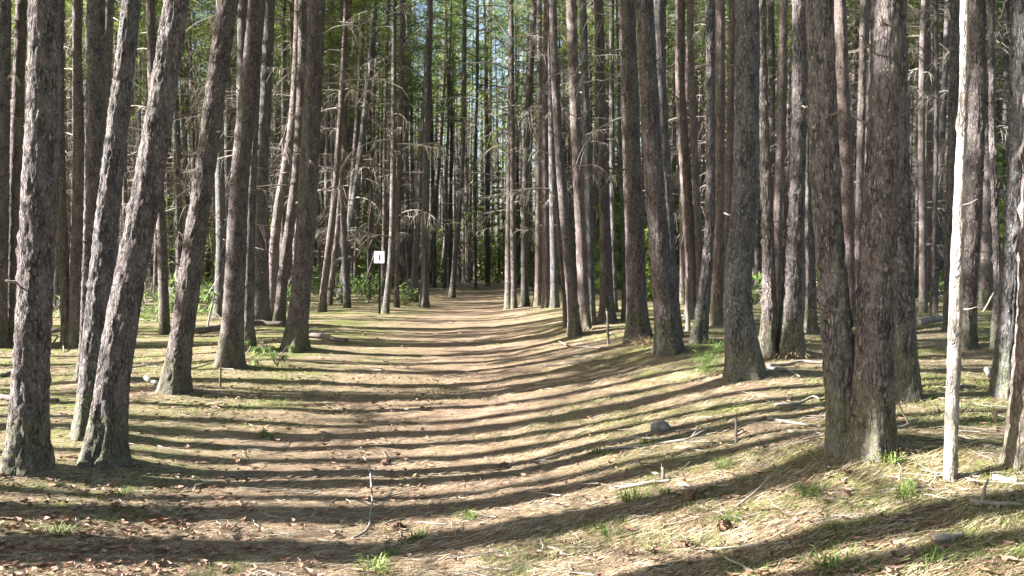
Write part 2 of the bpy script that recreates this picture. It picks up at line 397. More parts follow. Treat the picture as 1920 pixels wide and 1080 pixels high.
# hand placed pines: key, base y in the photograph, [(x, y, width)...] from the foot up, bark, label
G_L, G_R = 'pines along the left side of the trail', 'pines along the right side of the trail'
T = {}
def tr(key, by, pts, bark, group, label, name='pine_tree', dead=None, **kw):
    T[key] = dict(by=by, pts=pts, bark=bark, group=group, label=label, name=name, dead=dead, kw=kw)
b0, bg, br = M_BARK, M_BARKG, M_BARKR
tr('a1', 893, [(46, 893, 66), (58, 700, 61), (68, 500, 63), (75, 340, 63), (82, 200, 58), (84, 0, 54)], b0, G_L, 'stout straight pine nearest on the left with flared foot and patchy flaking bark')
tr('a2', 878, [(190, 878, 62), (205, 760, 60), (222, 640, 60), (243, 520, 56), (268, 400, 53), (288, 280, 51), (308, 160, 48), (325, 40, 46), (331, 0, 46)], b0, G_L, 'leaning pine on the left with a bright sunlit strip along its left edge')
tr('a3', 826, [(166, 826, 50), (178, 650, 46), (191, 500, 43), (209, 340, 41), (228, 170, 37), (248, 0, 33)], bg, G_L, 'grey leaning pine directly behind the brightly edged leaning pine')
tr('a0', 650, [(-4, 650, 30), (3, 340, 27), (7, 0, 25)], bg, G_L, 'dark mossy-footed pine cut by the left edge of the photo')
tr('a0b', 645, [(22, 645, 24), (27, 340, 22), (36, 120, 20), (42, 0, 19)], b0, G_L, 'dark slim pine between the left photo edge and the stout nearest pine')
tr('a4', 715, [(168, 715, 38), (173, 500, 36), (178, 340, 35), (180, 0, 32)], b0, G_L, 'shaded upright pine behind the grey leaning pine, its foot hidden')
tr('a5', 648, [(146, 648, 30), (146, 500, 28), (149, 340, 24), (146, 180, 18), (143, 0, 14)], b0, G_L, 'dark pine whose foot shows between the two nearest left pines')
tr('a5b', 645, [(126, 645, 19), (118, 450, 18), (114, 340, 17), (112, 200, 15), (112, 0, 14)], b0, G_L, 'slender dark pine touching the right side of the stout nearest pine')
tr('a5c', 602, [(130, 602, 9), (143, 340, 8), (152, 0, 7)], br, G_L, 'very thin sunlit pine standing between two dark trunks on the left')
tr('a6', 640, [(192, 640, 20), (192, 340, 19), (199, 150, 18), (206, 0, 17)], br, G_L, 'reddish pine lit near its top, right of the shaded upright pine')
tr('a7', 738, [(322, 738, 44), (340, 640, 42), (353, 540, 41), (368, 430, 39), (382, 340, 37), (398, 220, 37), (413, 100, 37), (428, 0, 36)], b0, G_L, 'leaning pine with broken white branch at its foot and sunlit upper left side')
tr('a8', 690, [(431, 690, 43), (437, 600, 40), (443, 480, 37), (448, 340, 35), (465, 180, 33), (483, 0, 32)], b0, G_L, 'straight dark pine just behind the green leafy seedling on the left')
tr('a9', 658, [(463, 658, 25), (467, 500, 20), (472, 340, 17), (488, 0, 14)], b0, G_L, 'thin shaded pine pressed against the right side of the dark straight pine')
tr('a10', 610, [(487, 610, 36), (488, 450, 31), (488, 340, 28), (498, 180, 23), (506, 0, 19)], bg, G_L, 'nearly black pine behind the fallen log on the left')
tr('a11', 612, [(523, 612, 20), (532, 500, 20), (547, 400, 19), (559, 300, 18), (566, 150, 17), (568, 0, 16)], b0, G_L, 'dark curving pine left of the stout pine beside the fallen log')
tr('a12', 598, [(508, 598, 18), (511, 500, 18), (520, 400, 18), (531, 340, 18), (549, 240, 17), (556, 120, 15), (560, 0, 14)], br, G_L, 'bowed pine with sunlit bend, between two dark trunks left of the trail')
tr('a13', 655, [(551, 655, 39), (562, 570, 37), (570, 480, 37), (578, 340, 36), (587, 180, 33), (595, 0, 31)], b0, G_L, 'stout pine with sunlit stripe where the fallen log meets the trail', dead=[(160, [(690, 145), (755, 165)]), (62, [(650, 52), (700, 40)]), (36, [(690, 46), (780, 4)]), (95, [(645, 88), (690, 93)])])
tr('b1', 585, [(603, 585, 14), (612, 500, 13), (622, 420, 13), (630, 340, 12), (640, 200, 11), (650, 0, 10)], b0, G_L, 'slim leaning pine first to the right of the stout striped pine')
tr('b2', 572, [(616, 572, 11), (626, 500, 11), (634, 430, 10), (640, 340, 10), (646, 200, 9), (656, 0, 9)], br, G_L, 'pale slanting pine whose lower trunk catches full sun')
tr('b3', 568, [(637, 568, 14), (650, 480, 14), (660, 400, 13), (668, 350, 13), (681, 250, 13), (692, 150, 12), (704, 0, 11)], bg, G_L, 'long leaning grey pine left of the numbered sign', dead=[(130, [(745, 95), (800, 40), (870, 18)]), (150, [(735, 140), (770, 120)])])
tr('b4', 566, [(648, 566, 12), (655, 430, 12), (662, 330, 11), (676, 150, 10), (680, 0, 9)], b0, G_L, 'shaded pine close behind the long leaning grey pine')
tr('b5', 587, [(722, 587, 12), (730, 520, 12), (735, 450, 11), (737, 340, 11), (739, 200, 10), (739, 0, 9)], bg, G_L, 'slim pine standing immediately right of the numbered sign post')
tr('b6', 577, [(744, 577, 9), (745, 450, 9), (749, 300, 9), (753, 150, 8), (754, 0, 8)], b0, G_L, 'thin straight pine second to the right of the numbered sign')
tr('b7', 566, [(776, 566, 14), (780, 460, 13), (788, 330, 13), (796, 200, 11), (807, 0, 10)], bg, G_L, 'left one of two close grey pines beside a low green bush')
tr('b8', 576, [(796, 576, 15), (797, 450, 14), (800, 300, 14), (803, 180, 12), (806, 0, 11)], bg, G_L, 'right one of two close grey pines at the trail edge past the sign')
tr('b9', 542, [(757, 542, 10), (756, 450, 10), (759, 330, 9), (766, 150, 8), (768, 0, 8)], br, G_L, 'distant thin pine seen just left of the two close grey pines')
tr('b10', 532, [(806, 532, 10), (812, 450, 10), (818, 360, 9), (824, 290, 9), (833, 150, 8), (837, 0, 8)], br, G_L, 'sunlit distant pine leaning right, just past the two close grey pines')
tr('b11', 530, [(830, 530, 10), (838, 430, 10), (845, 330, 9), (848, 250, 9), (851, 80, 8), (852, 0, 8)], b0, G_L, 'distant dark pine with two pale broken branch stubs', dead=None)
tr('b12', 558, [(847, 558, 11), (852, 500, 10), (858, 430, 10), (865, 350, 9), (869, 250, 9), (871, 80, 8), (871, 0, 8)], bg, G_L, 'lone slim pine standing out on the trail edge with darkened foot')
tr('b13', 526, [(910, 526, 12), (913, 450, 11), (915, 350, 10), (918, 200, 9), (919, 0, 8)], b0, G_L, 'distant dark pine where the trail bends out of sight')
tr('c1', 580, [(953, 580, 13), (953, 450, 12), (955, 320, 11), (957, 200, 10), (958, 0, 9)], br, G_R, 'pale sunlit pine at the trail edge, paired with a dark trunk', dead=[(190, [(920, 190), (860, 182), (833, 184)]), (165, [(925, 160), (880, 156)]), (130, [(915, 118), (860, 118), (808, 128)]), (70, [(920, 30), (905, 5)]), (100, [(930, 70), (912, 40)]), (204, [(930, 203), (900, 204)]), (240, [(925, 246), (900, 262)]), (280, [(930, 276), (905, 288)])])
tr('c2', 579, [(964, 579, 11), (962, 450, 11), (961, 320, 10), (960, 150, 9), (959, 0, 8)], b0, G_R, 'dark pine touching the pale sunlit pine at the trail edge')
tr('c3', 574, [(984, 574, 14), (983, 450, 13), (985, 340, 12), (990, 200, 12), (998, 80, 11), (1002, 0, 10)], b0, G_R, 'slim pine bending right at its top, with sunlit lower trunk')
tr('c4', 573, [(1008, 573, 14), (1009, 450, 13), (1010, 320, 12), (1012, 200, 11), (1011, 0, 10)], br, G_R, 'left of three close slim pines right of the trail bend')
tr('c5', 576, [(1025, 576, 16), (1024, 450, 15), (1021, 320, 14), (1022, 180, 12), (1026, 0, 11)], b0, G_R, 'middle of three close slim pines right of the trail bend')
tr('c6', 577, [(1040, 577, 15), (1038, 450, 14), (1035, 330, 12), (1033, 200, 11), (1032, 0, 10)], bg, G_R, 'right of three close slim pines right of the trail bend')
tr('c7', 630, [(1078, 630, 21), (1071, 540, 21), (1063, 460, 19), (1056, 380, 18), (1050, 300, 17), (1043, 200, 16), (1036, 0, 14)], b0, G_R, 'front pine of a tight clump, leaning left across its neighbours')
tr('c8', 614, [(1063, 614, 10), (1056, 530, 9), (1048, 440, 9), (1042, 350, 8), (1036, 200, 7), (1030, 60, 6), (1028, 0, 6)], b0, G_R, 'thinnest stem on the left of the tight clump')
tr('c9', 619, [(1096, 619, 21), (1092, 500, 21), (1087, 400, 20), (1083, 320, 20), (1078, 200, 20), (1071, 0, 19)], br, G_R, 'sunlit pine with scarred bark in the middle of the tight clump')
tr('c10', 610, [(1108, 610, 16), (1106, 450, 16), (1103, 330, 16), (1098, 200, 15), (1093, 0, 13)], bg, G_R, 'dark pine forming the right side of the tight clump')
tr('c11', 605, [(1138, 605, 27), (1137, 500, 23), (1134, 400, 20), (1131, 320, 19), (1127, 200, 18), (1122, 0, 17)], b0, G_R, 'straight pine with wide rooted foot between the tight clump and stout dark pine')
tr('c12', 585, [(1152, 585, 11), (1147, 300, 10), (1147, 0, 9)], bg, G_R, 'thin dark pine behind the wide-footed straight pine')
tr('c13', 600, [(1172, 600, 11), (1170, 450, 11), (1167, 320, 10), (1161, 100, 9), (1159, 0, 9)], bg, G_R, 'pale grey thin pine against the left side of the stout dark pine')
tr('c14', 638, [(1196, 638, 40), (1193, 540, 37), (1190, 440, 36), (1186, 340, 35), (1181, 200, 33), (1174, 0, 32)], b0, G_R, 'stout dark pine with long pale dead branches reaching left', dead=[(50, [(1135, 30), (1090, 5)]), (92, [(1110, 90), (1068, 91)]), (122, [(1120, 113), (1085, 113)]), (145, [(1115, 134), (1075, 134), (1030, 142)]), (160, [(1130, 150), (1090, 152), (1050, 176)]), (322, [(1130, 310), (1095, 308), (1055, 320)]), (215, [(1140, 228), (1110, 250), (1093, 290)]), (8, [(1130, 8), (1100, 9)]), (175, [(1145, 172), (1112, 180)])])
tr('c15', 664, [(1256, 664, 42), (1249, 600, 41), (1243, 540, 39), (1236, 460, 38), (1230, 380, 37), (1224, 300, 36), (1216, 160, 35), (1208, 0, 34)], b0, G_R, 'stout pine leaning left with broad sunlit face and rooted foot')
tr('c16', 635, [(1266, 635, 24), (1252, 400, 22), (1246, 300, 21), (1239, 150, 20), (1234, 0, 19)], bg, G_R, 'shaded pine hidden close behind the stout sunlit pine')
tr('c17', 598, [(1299, 598, 24), (1297, 500, 23), (1291, 420, 22), (1286, 340, 21), (1278, 220, 19), (1274, 120, 18), (1276, 0, 18)], br, G_R, 'reddish leaning pine with a sharp black branch stub high up', dead=[(188, [(1255, 170), (1243, 156)])])
tr('c18', 598, [(1314, 598, 15), (1310, 450, 14), (1305, 340, 13), (1298, 200, 13), (1293, 0, 12)], br, G_R, 'narrow red-barked pine touching the reddish leaning pine')
tr('c19', 645, [(1309, 645, 27), (1318, 580, 23), (1326, 500, 20), (1331, 420, 19), (1333, 340, 18), (1333, 200, 17), (1331, 0, 16)], bg, G_R, 'dark grey pine curving at its foot beside the broken upright stake')
tr('c20', 610, [(1344, 610, 22), (1347, 500, 20), (1349, 400, 19), (1350, 300, 18), (1351, 0, 17)], br, G_R, 'warm sunlit straight pine right of the dark grey curved-foot pine')
tr('c21', 602, [(1359, 602, 15), (1363, 450, 15), (1367, 330, 15), (1370, 200, 14), (1374, 0, 13)], br, G_R, 'slim red pine squeezed against the left of the kinked stout pine')
tr('c22', 713, [(1397, 713, 58), (1393, 660, 58), (1386, 610, 55), (1382, 560, 50), (1387, 480, 49), (1395, 400, 48), (1400, 300, 45), (1402, 150, 44), (1401, 0, 43)], bg, G_R, 'stout dark pine with a kinked, swollen foot')
tr('c23', 668, [(1440, 668, 27), (1443, 560, 26), (1440, 440, 23), (1436, 340, 20), (1433, 240, 18), (1427, 0, 15)], b0, G_R, 'dark pine just right of the kinked stout pine')
tr('c24', 610, [(1456, 610, 18), (1458, 400, 17), (1463, 300, 17), (1467, 150, 16), (1470, 0, 14)], br, G_R, 'bright salmon-lit slim pine left of the pine in dry grass')
tr('c25', 667, [(1481, 667, 42), (1484, 580, 39), (1488, 480, 36), (1492, 400, 33), (1496, 300, 30), (1499, 150, 28), (1498, 0, 27)], b0, G_R, 'pine standing in a tuft of dry straw with sunlit left edge', dead=[(203, [(1515, 203), (1522, 204)])])
tr('c26', 624, [(1522, 624, 20), (1520, 500, 18), (1517, 350, 17), (1514, 150, 15), (1512, 0, 14)], bg, G_R, 'lichen-speckled thin pine showing just left of the joined twin pines')
tr('d1', 858, [(1586, 858, 46), (1577, 720, 55), (1568, 600, 56), (1559, 500, 54), (1550, 400, 53), (1543, 200, 51), (1536, 0, 49)], bg, G_R, 'left stem of the joined twin pines, leaning left, lichen grey')
tr('d2', 862, [(1637, 862, 66), (1637, 720, 69), (1641, 600, 68), (1649, 400, 64), (1655, 300, 60), (1662, 150, 57), (1663, 0, 56)], b0, G_R, 'stout right stem of the joined twin pines with a cut knot', dead=[(105, [(1625, 90), (1612, 72)])])
tr('d3', 755, [(1703, 755, 38), (1698, 600, 36), (1693, 450, 32), (1690, 300, 29), (1688, 100, 26), (1686, 0, 25)], bg, G_R, 'shaded pine immediately behind the right side of the joined twins')
tr('d4', 612, [(1593, 612, 22), (1592, 480, 21), (1588, 320, 22), (1582, 200, 23), (1574, 0, 24)], br, G_R, 'red-barked pine visible in the gap between the joined twin stems')
tr('d5', 604, [(1607, 604, 15), (1611, 400, 15), (1616, 200, 14), (1620, 0, 13)], br, G_R, 'sunlit distant pine hugging the left of the stout twin stem')
tr('d6', 905, [(1781, 905, 24), (1786, 760, 24), (1790, 640, 24), (1794, 500, 23), (1798, 400, 21), (1802, 280, 18), (1807, 200, 17), (1809, 0, 15)], M_SNAG, G_R, 'thin dead pine trunk glaring white in full sun', 'dead_pine', dead=None, H=7.0, bare=True)
tr('d7', 655, [(1812, 655, 27), (1816, 560, 27), (1823, 450, 29), (1828, 330, 30), (1832, 200, 30), (1831, 0, 29)], b0, G_R, 'shaded pine directly behind the white dead trunk', dead=[(72, [(1868, 45), (1882, 15), (1890, -8)]), (105, [(1875, 82), (1893, 55), (1906, 20)])])
tr('d8', 620, [(1779, 620, 19), (1780, 480, 19), (1784, 350, 18), (1788, 200, 17), (1790, 0, 16)], bg, G_R, 'dark pine on the left of the white dead trunk', dead=[(195, [(1750, 182), (1718, 166)])])
tr('d9', 750, [(1884, 750, 39), (1890, 620, 36), (1899, 450, 33), (1906, 300, 32), (1911, 150, 32), (1914, 0, 33)], bg, G_R, 'grey pine leaning right, second from the right photo edge')
tr('d10', 886, [(1919, 886, 56), (1928, 675, 48), (1940, 400, 44), (1949, 100, 42), (1952, 0, 42)], br, G_R, 'sunlit pink pine cut by the right edge of the photo')
tr('d11', 655, [(1866, 655, 15), (1872, 540, 14), (1866, 400, 13), (1860, 250, 12), (1858, 0, 11)], b0, G_R, 'crooked dark thin pine left of the grey right-leaning pine')
tr('d12', 562, [(1722, 562, 17), (1724, 400, 16), (1727, 250, 15), (1731, 0, 13)], bg, G_R, 'first distant pine to the right of the joined twins')
tr('d13', 566, [(1738, 566, 14), (1742, 400, 13), (1742, 200, 12), (1738, 0, 11)], br, G_R, 'second distant pine to the right of the joined twins')
tr('d14', 598, [(1752, 598, 11), (1751, 450, 10), (1756, 250, 9), (1755, 0, 8)], b0, G_R, 'thin bent pine midway between joined twins and white dead trunk')

BASES = []
for k, t in T.items():
    bx, by = at_ground(t['pts'][0][0], t['by'])
    t['xy'] = (bx, by); BASES.append((bx, by))
    if by < 18 and not t['kw'].get('bare'): MOUNDS.append((bx, by, 0.05 + 0.03 * (by % 0.7), 0.5))

for k, t in T.items():      # stand the near pines on their mounds
    if t['xy'][1] < 18:
        d = ray(t['pts'][0][0], t['by'] - 2.0 * t['pts'][0][2] / 2 * 1.4 / t['xy'][1]); q = max(2.0, t['xy'][1] - 1.5) / d[1]
        while q < 60 and CAMZ + d[2] * q > float(ground_z(d[0] * q, d[1] * q)) + 0.005: q += 0.015
        t['xy'] = (d[0] * q, d[1] * q)

def build_pine(key, t, idx):
    bx, by = t['xy']; kw = t['kw']
    gz = float(ground_z(bx, by, by < 18))
    rows = []
    for (px, py, wd) in t['pts']:
        x, y, z = at_depth(px, py, by)
        rows.append((x - bx, 0.0, z - gz, wd / 2 * by / F))
    rows = [r for r in rows]
    rows[0] = (rows[0][0], 0, min(rows[0][2], 0.0), rows[0][3])
    ztop = rows[-1][2]
    H = kw.get('H', 16.5 + 3 * ((idx * 0.618) % 1))
    r0 = rows[-1][3]
    a, b = rows[-2], rows[-1]
    sl = np.clip((b[0] - a[0]) / (b[2] - a[2]), -0.16, 0.16) * 0.75
    rng = np.random.default_rng(900 + idx); yl = rng.normal(0, 0.02)
    for q in np.linspace(0.2, 1, 5):
        z = ztop + (H - ztop) * q
        rows.append((b[0] + sl * (z - ztop), yl * (z - ztop), z, max(0.02, r0 * (1 - q) ** 0.8 + 0.02)))
    P = np.array(rows)
    P = np.vstack([[P[0, 0] - 0.0, 0, -0.4, P[0, 3]], P])
    near = by < 12.5; mid = by < 24
    kth, dz, amp = (64, 0.022, 0.011) if near else ((36, 0.05, 0.009) if mid else (14, 0.22, 0.004))
    if kw.get('bare'): amp = 0.004; kth = 28
    root = link(t['name'], None, None, (bx, by, gz), t['label'], 'tree' if not kw.get('bare') else 'dead tree', t['group'])
    root.empty_display_size = 0.2
    m = trunk_mesh('trunk', P, H, ztop + 0.6 if by < 40 else H, 40 + idx, kth, dz, [t['bark'], M_DARKW if idx % 3 and not kw.get('bare') else M_DEAD], amp,
                   stubs=3 if near else (6 if mid else 5), knots=3 if kw.get('bare') else 14 if near else (8 if mid else 0), flare=0.5 if not kw.get('bare') else 0.1)
    link('trunk', m, root)
    Ps = smooth_rows(P)
    if not kw.get('bare'):
        cs = CROWNS[idx % len(CROWNS)]; s = 0.78 + 0.2 * ((idx * 0.37) % 1)
        ch = 8.5 * s
        zc = H - ch + 0.4; xc, yc, _ = spine_fill(np.array(zc), Ps); xt, yt, _ = spine_fill(np.array(H), Ps)
        c = link('crown', cs, root, (float(xc), float(yc), zc)); c.scale = (s, s, s)
        c.rotation_euler = (-math.atan2(float(yt - yc), H - zc), math.atan2(float(xt - xc), H - zc), idx * 1.7)
    if t['dead']:
        for (py, ends) in t['dead']:
            xs = np.interp(-py, [-q[1] for q in t['pts']], [q[0] for q in t['pts']])
            yy = by
            pp = [at_depth(xs, py, yy)]
            for q, e in enumerate(ends):
                yy = yy - rng.uniform(-0.25, 0.3); pp.append(at_depth(e[0], e[1], yy))
            pp = np.array(pp) - np.array([bx, by, gz])
            tt = np.linspace(0, 1, 10); pk = np.linspace(0, 1, len(pp))
            p = np.stack([np.interp(tt, pk, pp[:, c_]) for c_ in range(3)], 1); p[:, 2] += rng.normal(0, 0.02, 10)
            p = smooth_rows(p, 1)
            mb = MB(); L = np.linalg.norm(p[-1] - p[0])
            branch_into(mb, p, max(0.011, 0.0011 * by), rng, int(3 + 5 * L) if L > 0.5 else 0, 0.42, 0, 4, 0.9)
            link('dead_branch', mb.mesh('dead_branch', [M_DEAD if rng.random() < 0.7 and key != 'd7' and key != 'c17' else M_DARKW]), root)
    if by > 15 and not kw.get('bare'):
        zlo = 2.6 if by < 24 else 2.0
        for q in range(9 if by < 24 else 17):
            z = rng.uniform(zlo, max(zlo + 1.5, min(H - 7, ztop + 0.3)))
            x0, y0, rr = [float(v) for v in spine_fill(np.array(z), Ps)]
            o = link('dead_branch', DEADS[rng.integers(len(DEADS))], root, (x0, y0, z))
            s = rng.uniform(0.4, 1.0) * (0.5 if by < 20 else 1.15); o.scale = (s, s, s); o.rotation_euler = (0, rng.uniform(-0.2, 0.15), rng.uniform(0, 6.28))
    return root
for i, (k, t) in enumerate(T.items()): build_pine(k, t, i)

# ------------------------------------------------------------------ ground
def build_ground():
    t = np.linspace(-1, 1, 430); xs = 0.9 * np.sinh(6.6 * t) * 1.0
    tb = np.linspace(-0.60, 1, 520); ys = 5.0 + 0.8 * np.sinh(6.9 * tb)
    X, Y = np.meshgrid(xs, ys)
    Z = ground_z(X, Y)
    mb = MB(); nx, ny = len(xs), len(ys)
    i = np.arange(ny - 1)[:, None] * nx; j = np.arange(nx - 1)[None]
    mb.add(np.stack([X, Y, Z], -1).reshape(-1, 3), np.stack([i + j, i + j + 1, i + nx + j + 1, i + nx + j], -1).reshape(-1, 4))
    m = mb.mesh('ground', [M_GROUND])
    u = np.abs(X - trail_x(Y)) + 0.5 * noise3(X / 1.6, Y / 1.6, 0, 21)
    a = m.attributes.new('trail', 'FLOAT', 'POINT'); a.data.foreach_set('value', (1 - sstep(0.7, 2.3, u)).astype(np.float32).ravel())
    link('ground', m, kind='structure')
build_ground()

# ------------------------------------------------------------------ the deeper forest
LAND = [('a1', 'the nearest left pine'), ('a2', 'the bright-edged pine'), ('a7', 'the left leaning pine'), ('a8', 'the straight dark pine'),
        ('a13', 'the stout striped pine'), ('b3', 'the long leaning pine'), ('b8', 'the two close grey pines'), ('b13', 'the trail-bend pine'), ('c1', 'the pale trail-edge pine'),
        ('c9', 'the tight clump'), ('c14', 'the branchy stout pine'), ('c15', 'the stout sunlit pine'), ('c22', 'the kinked stout pine'), ('c25', 'the pine in dry straw'),
        ('d2', 'the joined twins'), ('d6', 'the white dead trunk')]
LX = [np.interp(-440, [-q[1] for q in T[k]['pts']], [q[0] for q in T[k]['pts']]) for k, _ in LAND]
def gap_label(px):
    i = int(np.searchsorted(LX, px))
    if i == 0: return 'slim distant pine in the dark depth left of ' + LAND[0][1]
    if i == len(LX): return 'slim distant pine in the depth right of ' + LAND[-1][1]
    return 'slim distant pine between %s and %s' % (LAND[i - 1][1], LAND[i][1])
def pool_trunk(seed):
    rng = np.random.default_rng(seed); H = 17.0; r = rng.uniform(0.085, 0.13)
    z = np.linspace(0, H, 9); sx = rng.normal(0, 0.012); sy = rng.normal(0, 0.012)
    P = np.c_[sx * z + np.cumsum(rng.normal(0, 0.05, 9)), sy * z + np.cumsum(rng.normal(0, 0.05, 9)), z, np.r_[np.linspace(r, r * 0.6, 7), r * 0.35, 0.02]]
    P[:, 0] -= P[0, 0]; P[:, 1] -= P[0, 1]
    P = np.vstack([[0, 0, -0.5, r * 1.05], P])
    m = trunk_mesh('trunk', P, H, H, seed, 10, 0.45, [[M_BARK, M_BARKG, M_BARKR][seed % 3], M_DEAD if seed % 2 else M_DARKW], 0.004, 0, 0, 0.25, lowbranch=44)
    Pm = smooth_rows(P)
    c, ct = spine_fill(np.array(8.8), Pm), spine_fill(np.array(H), Pm)
    return m, (float(c[0]), float(c[1]), 8.8), (math.atan2(-float(ct[1] - c[1]), H - 8.8), math.atan2(float(ct[0] - c[0]), H - 8.8))
POOL = [pool_trunk(500 + i) for i in range(14)]
nforest = 0
def forest_pine(x, y, idx, label, group):
    rng = np.random.default_rng(3000 + idx)
    m, c, tilt = POOL[rng.integers(len(POOL))]
    root = link('pine_tree', None, None, (x, y, float(ground_z(x, y, False))), label, 'tree', group)
    root.empty_display_size = 0.2
    s = rng.uniform(0.85, 1.15); root.scale = (s, s, s * rng.uniform(0.92, 1.1)); root.rotation_euler = (0, 0, rng.uniform(0, 6.28))
    link('trunk', m, root)
    cr = link('crown', CROWNS[rng.integers(len(CROWNS))], root, c)
    cr.rotation_euler = (tilt[0], tilt[1], rng.uniform(0, 6.28))
    return root
occ = list(BASES)
def free(x, y, d):
    return all((x - a) ** 2 + (y - b) ** 2 > d * d for a, b in occ)
rngF = np.random.default_rng(77)
idx = 0
tries = 0
while idx < 212 and tries < 30000:
    tries += 1
    y = math.sqrt(17 ** 2 + (50 ** 2 - 17 ** 2) * rngF.random())
    x = rngF.uniform(-0.64, 0.64) * y
    u = x - float(trail_x(y))
    # the cleared trail
    if y < 45 and -2.6 < u < 2.3: continue
    if y < 33 and -5.0 < x < 4.0: continue
    if not free(x, y, 1.35): continue
    px, py = project(x, y, 1.6)
    if px < -60 or px > 1980: continue
    occ.append((x, y))
    lb = gap_label(px)
    forest_pine(x, y, idx, lb, lb.replace('slim distant pine', 'distant pines')); idx += 1
# pines outside the left edge: their trunks stripe the trail with shade
SLOPE = math.tan(math.radians(270) - SUN_AZ)
# (x, where its shade crosses the middle of the trail, thickness)
SHADE = [(x, yc + SLOPE * x, th) for x, yc, th in [(-7.0, 4.10, 1.3), (-5.4, 3.75, 1), (-5.2, 5.0, 1.25), (-8.3, 5.34, 1.7), (-5.6, 5.78, 1.2), (-8.6, 6.02, 1.1), (-6.6, 6.32, 1), (-8.0, 7.45, 1), (-6.6, 8.45, 1.1), (-9.5, 8.36, 1.4),
         (-10.0, 9.1, 1), (-8.2, 9.9, 1.1), (-12.0, 10.7, 1), (-9.2, 11.6, 1), (-13.0, 12.7, 1), (-10.6, 13.9, 1), (-14.0, 15.3, 1), (-12.2, 16.9, 1)]]
for k, (x, y, thick) in enumerate(SHADE):
    o = forest_pine(x, y, 700 + k, 'pine beyond the left edge whose trunk throws shade across the trail', 'pines beyond the left edge')
    o.scale[0] *= thick; o.scale[1] *= thick

def far_wood():
    rng = np.random.default_rng(9); mb = MB(); P = []; D = []
    for q in range(1900):
        y = math.sqrt(rng.uniform(37 ** 2, 84 ** 2)); x = rng.uniform(-0.72, 0.72) * y
        if y < 57 and abs(x + 1.8) < 3.6: continue
        if not free(x, y, 0.8): continue
        if y > 58 and abs(x + 2.5) < 9 and rng.random() < 0.2: continue
        gz = float(ground_z(x, y, False)); H = rng.uniform(13, 19); r = rng.uniform(0.06, 0.125)
        lx, ly = rng.normal(0, 0.3, 2)
        mb.tube([(x, y, gz - 0.3), (x + lx * 0.4, y + ly * 0.4, gz + H * 0.5), (x + lx, y + ly, gz + H)], [r, r * 0.75, 0.03], 5, 0 if q % 2 else 2, False)
        m = 17 if abs(x) < 14 else 11; t = rng.uniform(0.5, 1, m); a = rng.uniform(0, 6.28, m); R = (0.4 + 1.9 * (1 - t)) * np.sqrt(rng.random(m)) * 1.2
        P.append(np.c_[x + lx * t + R * np.cos(a), y + ly * t + R * np.sin(a), gz + H * t])
        m = 20; t = rng.uniform(0.08, 0.62, m); D.append(np.c_[x + lx * t, y + ly * t, gz + H * t])
        if q % 4 == 0:
            m = 26; t = rng.uniform(0.0, 0.22, m); a = rng.uniform(0, 6.28, m); R = 1.6 * np.sqrt(rng.random(m))
            P.append(np.c_[x + R * np.cos(a), y + R * np.sin(a), gz + H * t + 0.2])
    tufts(mb, np.concatenate(P), 0.5, 7, 1, rng, 0.08)
    tufts(mb, np.concatenate(D), 1.5, 3, 3, rng, 0.013, -0.1, 0.3)
    link('far_woodland', mb.mesh('far_woodland', [M_BARK, M_NEEDLE, M_BARKR, M_DEAD], False), None, None, 'far-off pine wood closing the view behind all the separate trunks', 'woodland', None, 'stuff')
far_wood()
def scrub():
    rng = np.random.default_rng(19); mb = MB(); P, D = [], []
    n = 2600; y = np.sqrt(rng.uniform(20 ** 2, 62 ** 2, n)); x = rng.uniform(-0.66, 0.66, n) * y
    u = x - trail_x(y); g = noise3(x / 3.5, y / 3.5, 0, 55)
    lim = 3.3 + 0.05 * y + np.where(y < 28, 1.5, 0)
    k = (np.abs(u) > lim) & (g > -0.15); x, y, g = x[k], y[k], g[k]
    z = ground_z(x, y, False)
    for a, b, c, h in zip(x, y, z, g):
        m = 5 + int(9 * max(h, 0)); hh = 0.25 + 0.9 * max(h, 0)
        q = np.c_[a + rng.normal(0, 0.3, m), b + rng.normal(0, 0.3, m), c + rng.uniform(0.0, hh, m)]
        (P if rng.random() < 0.27 else D).append(q)
    tufts(mb, np.concatenate(P), 0.24, 7, 0, rng, 0.13)
    tufts(mb, np.concatenate(D), 0.6, 4, 1, rng, 0.013)
    link('undergrowth', mb.mesh('undergrowth', [M_LEAF, M_DEAD], False), None, None, 'tangled low brush and dead twigs between the trunks beside the trail', 'undergrowth', None, 'stuff')
scrub()
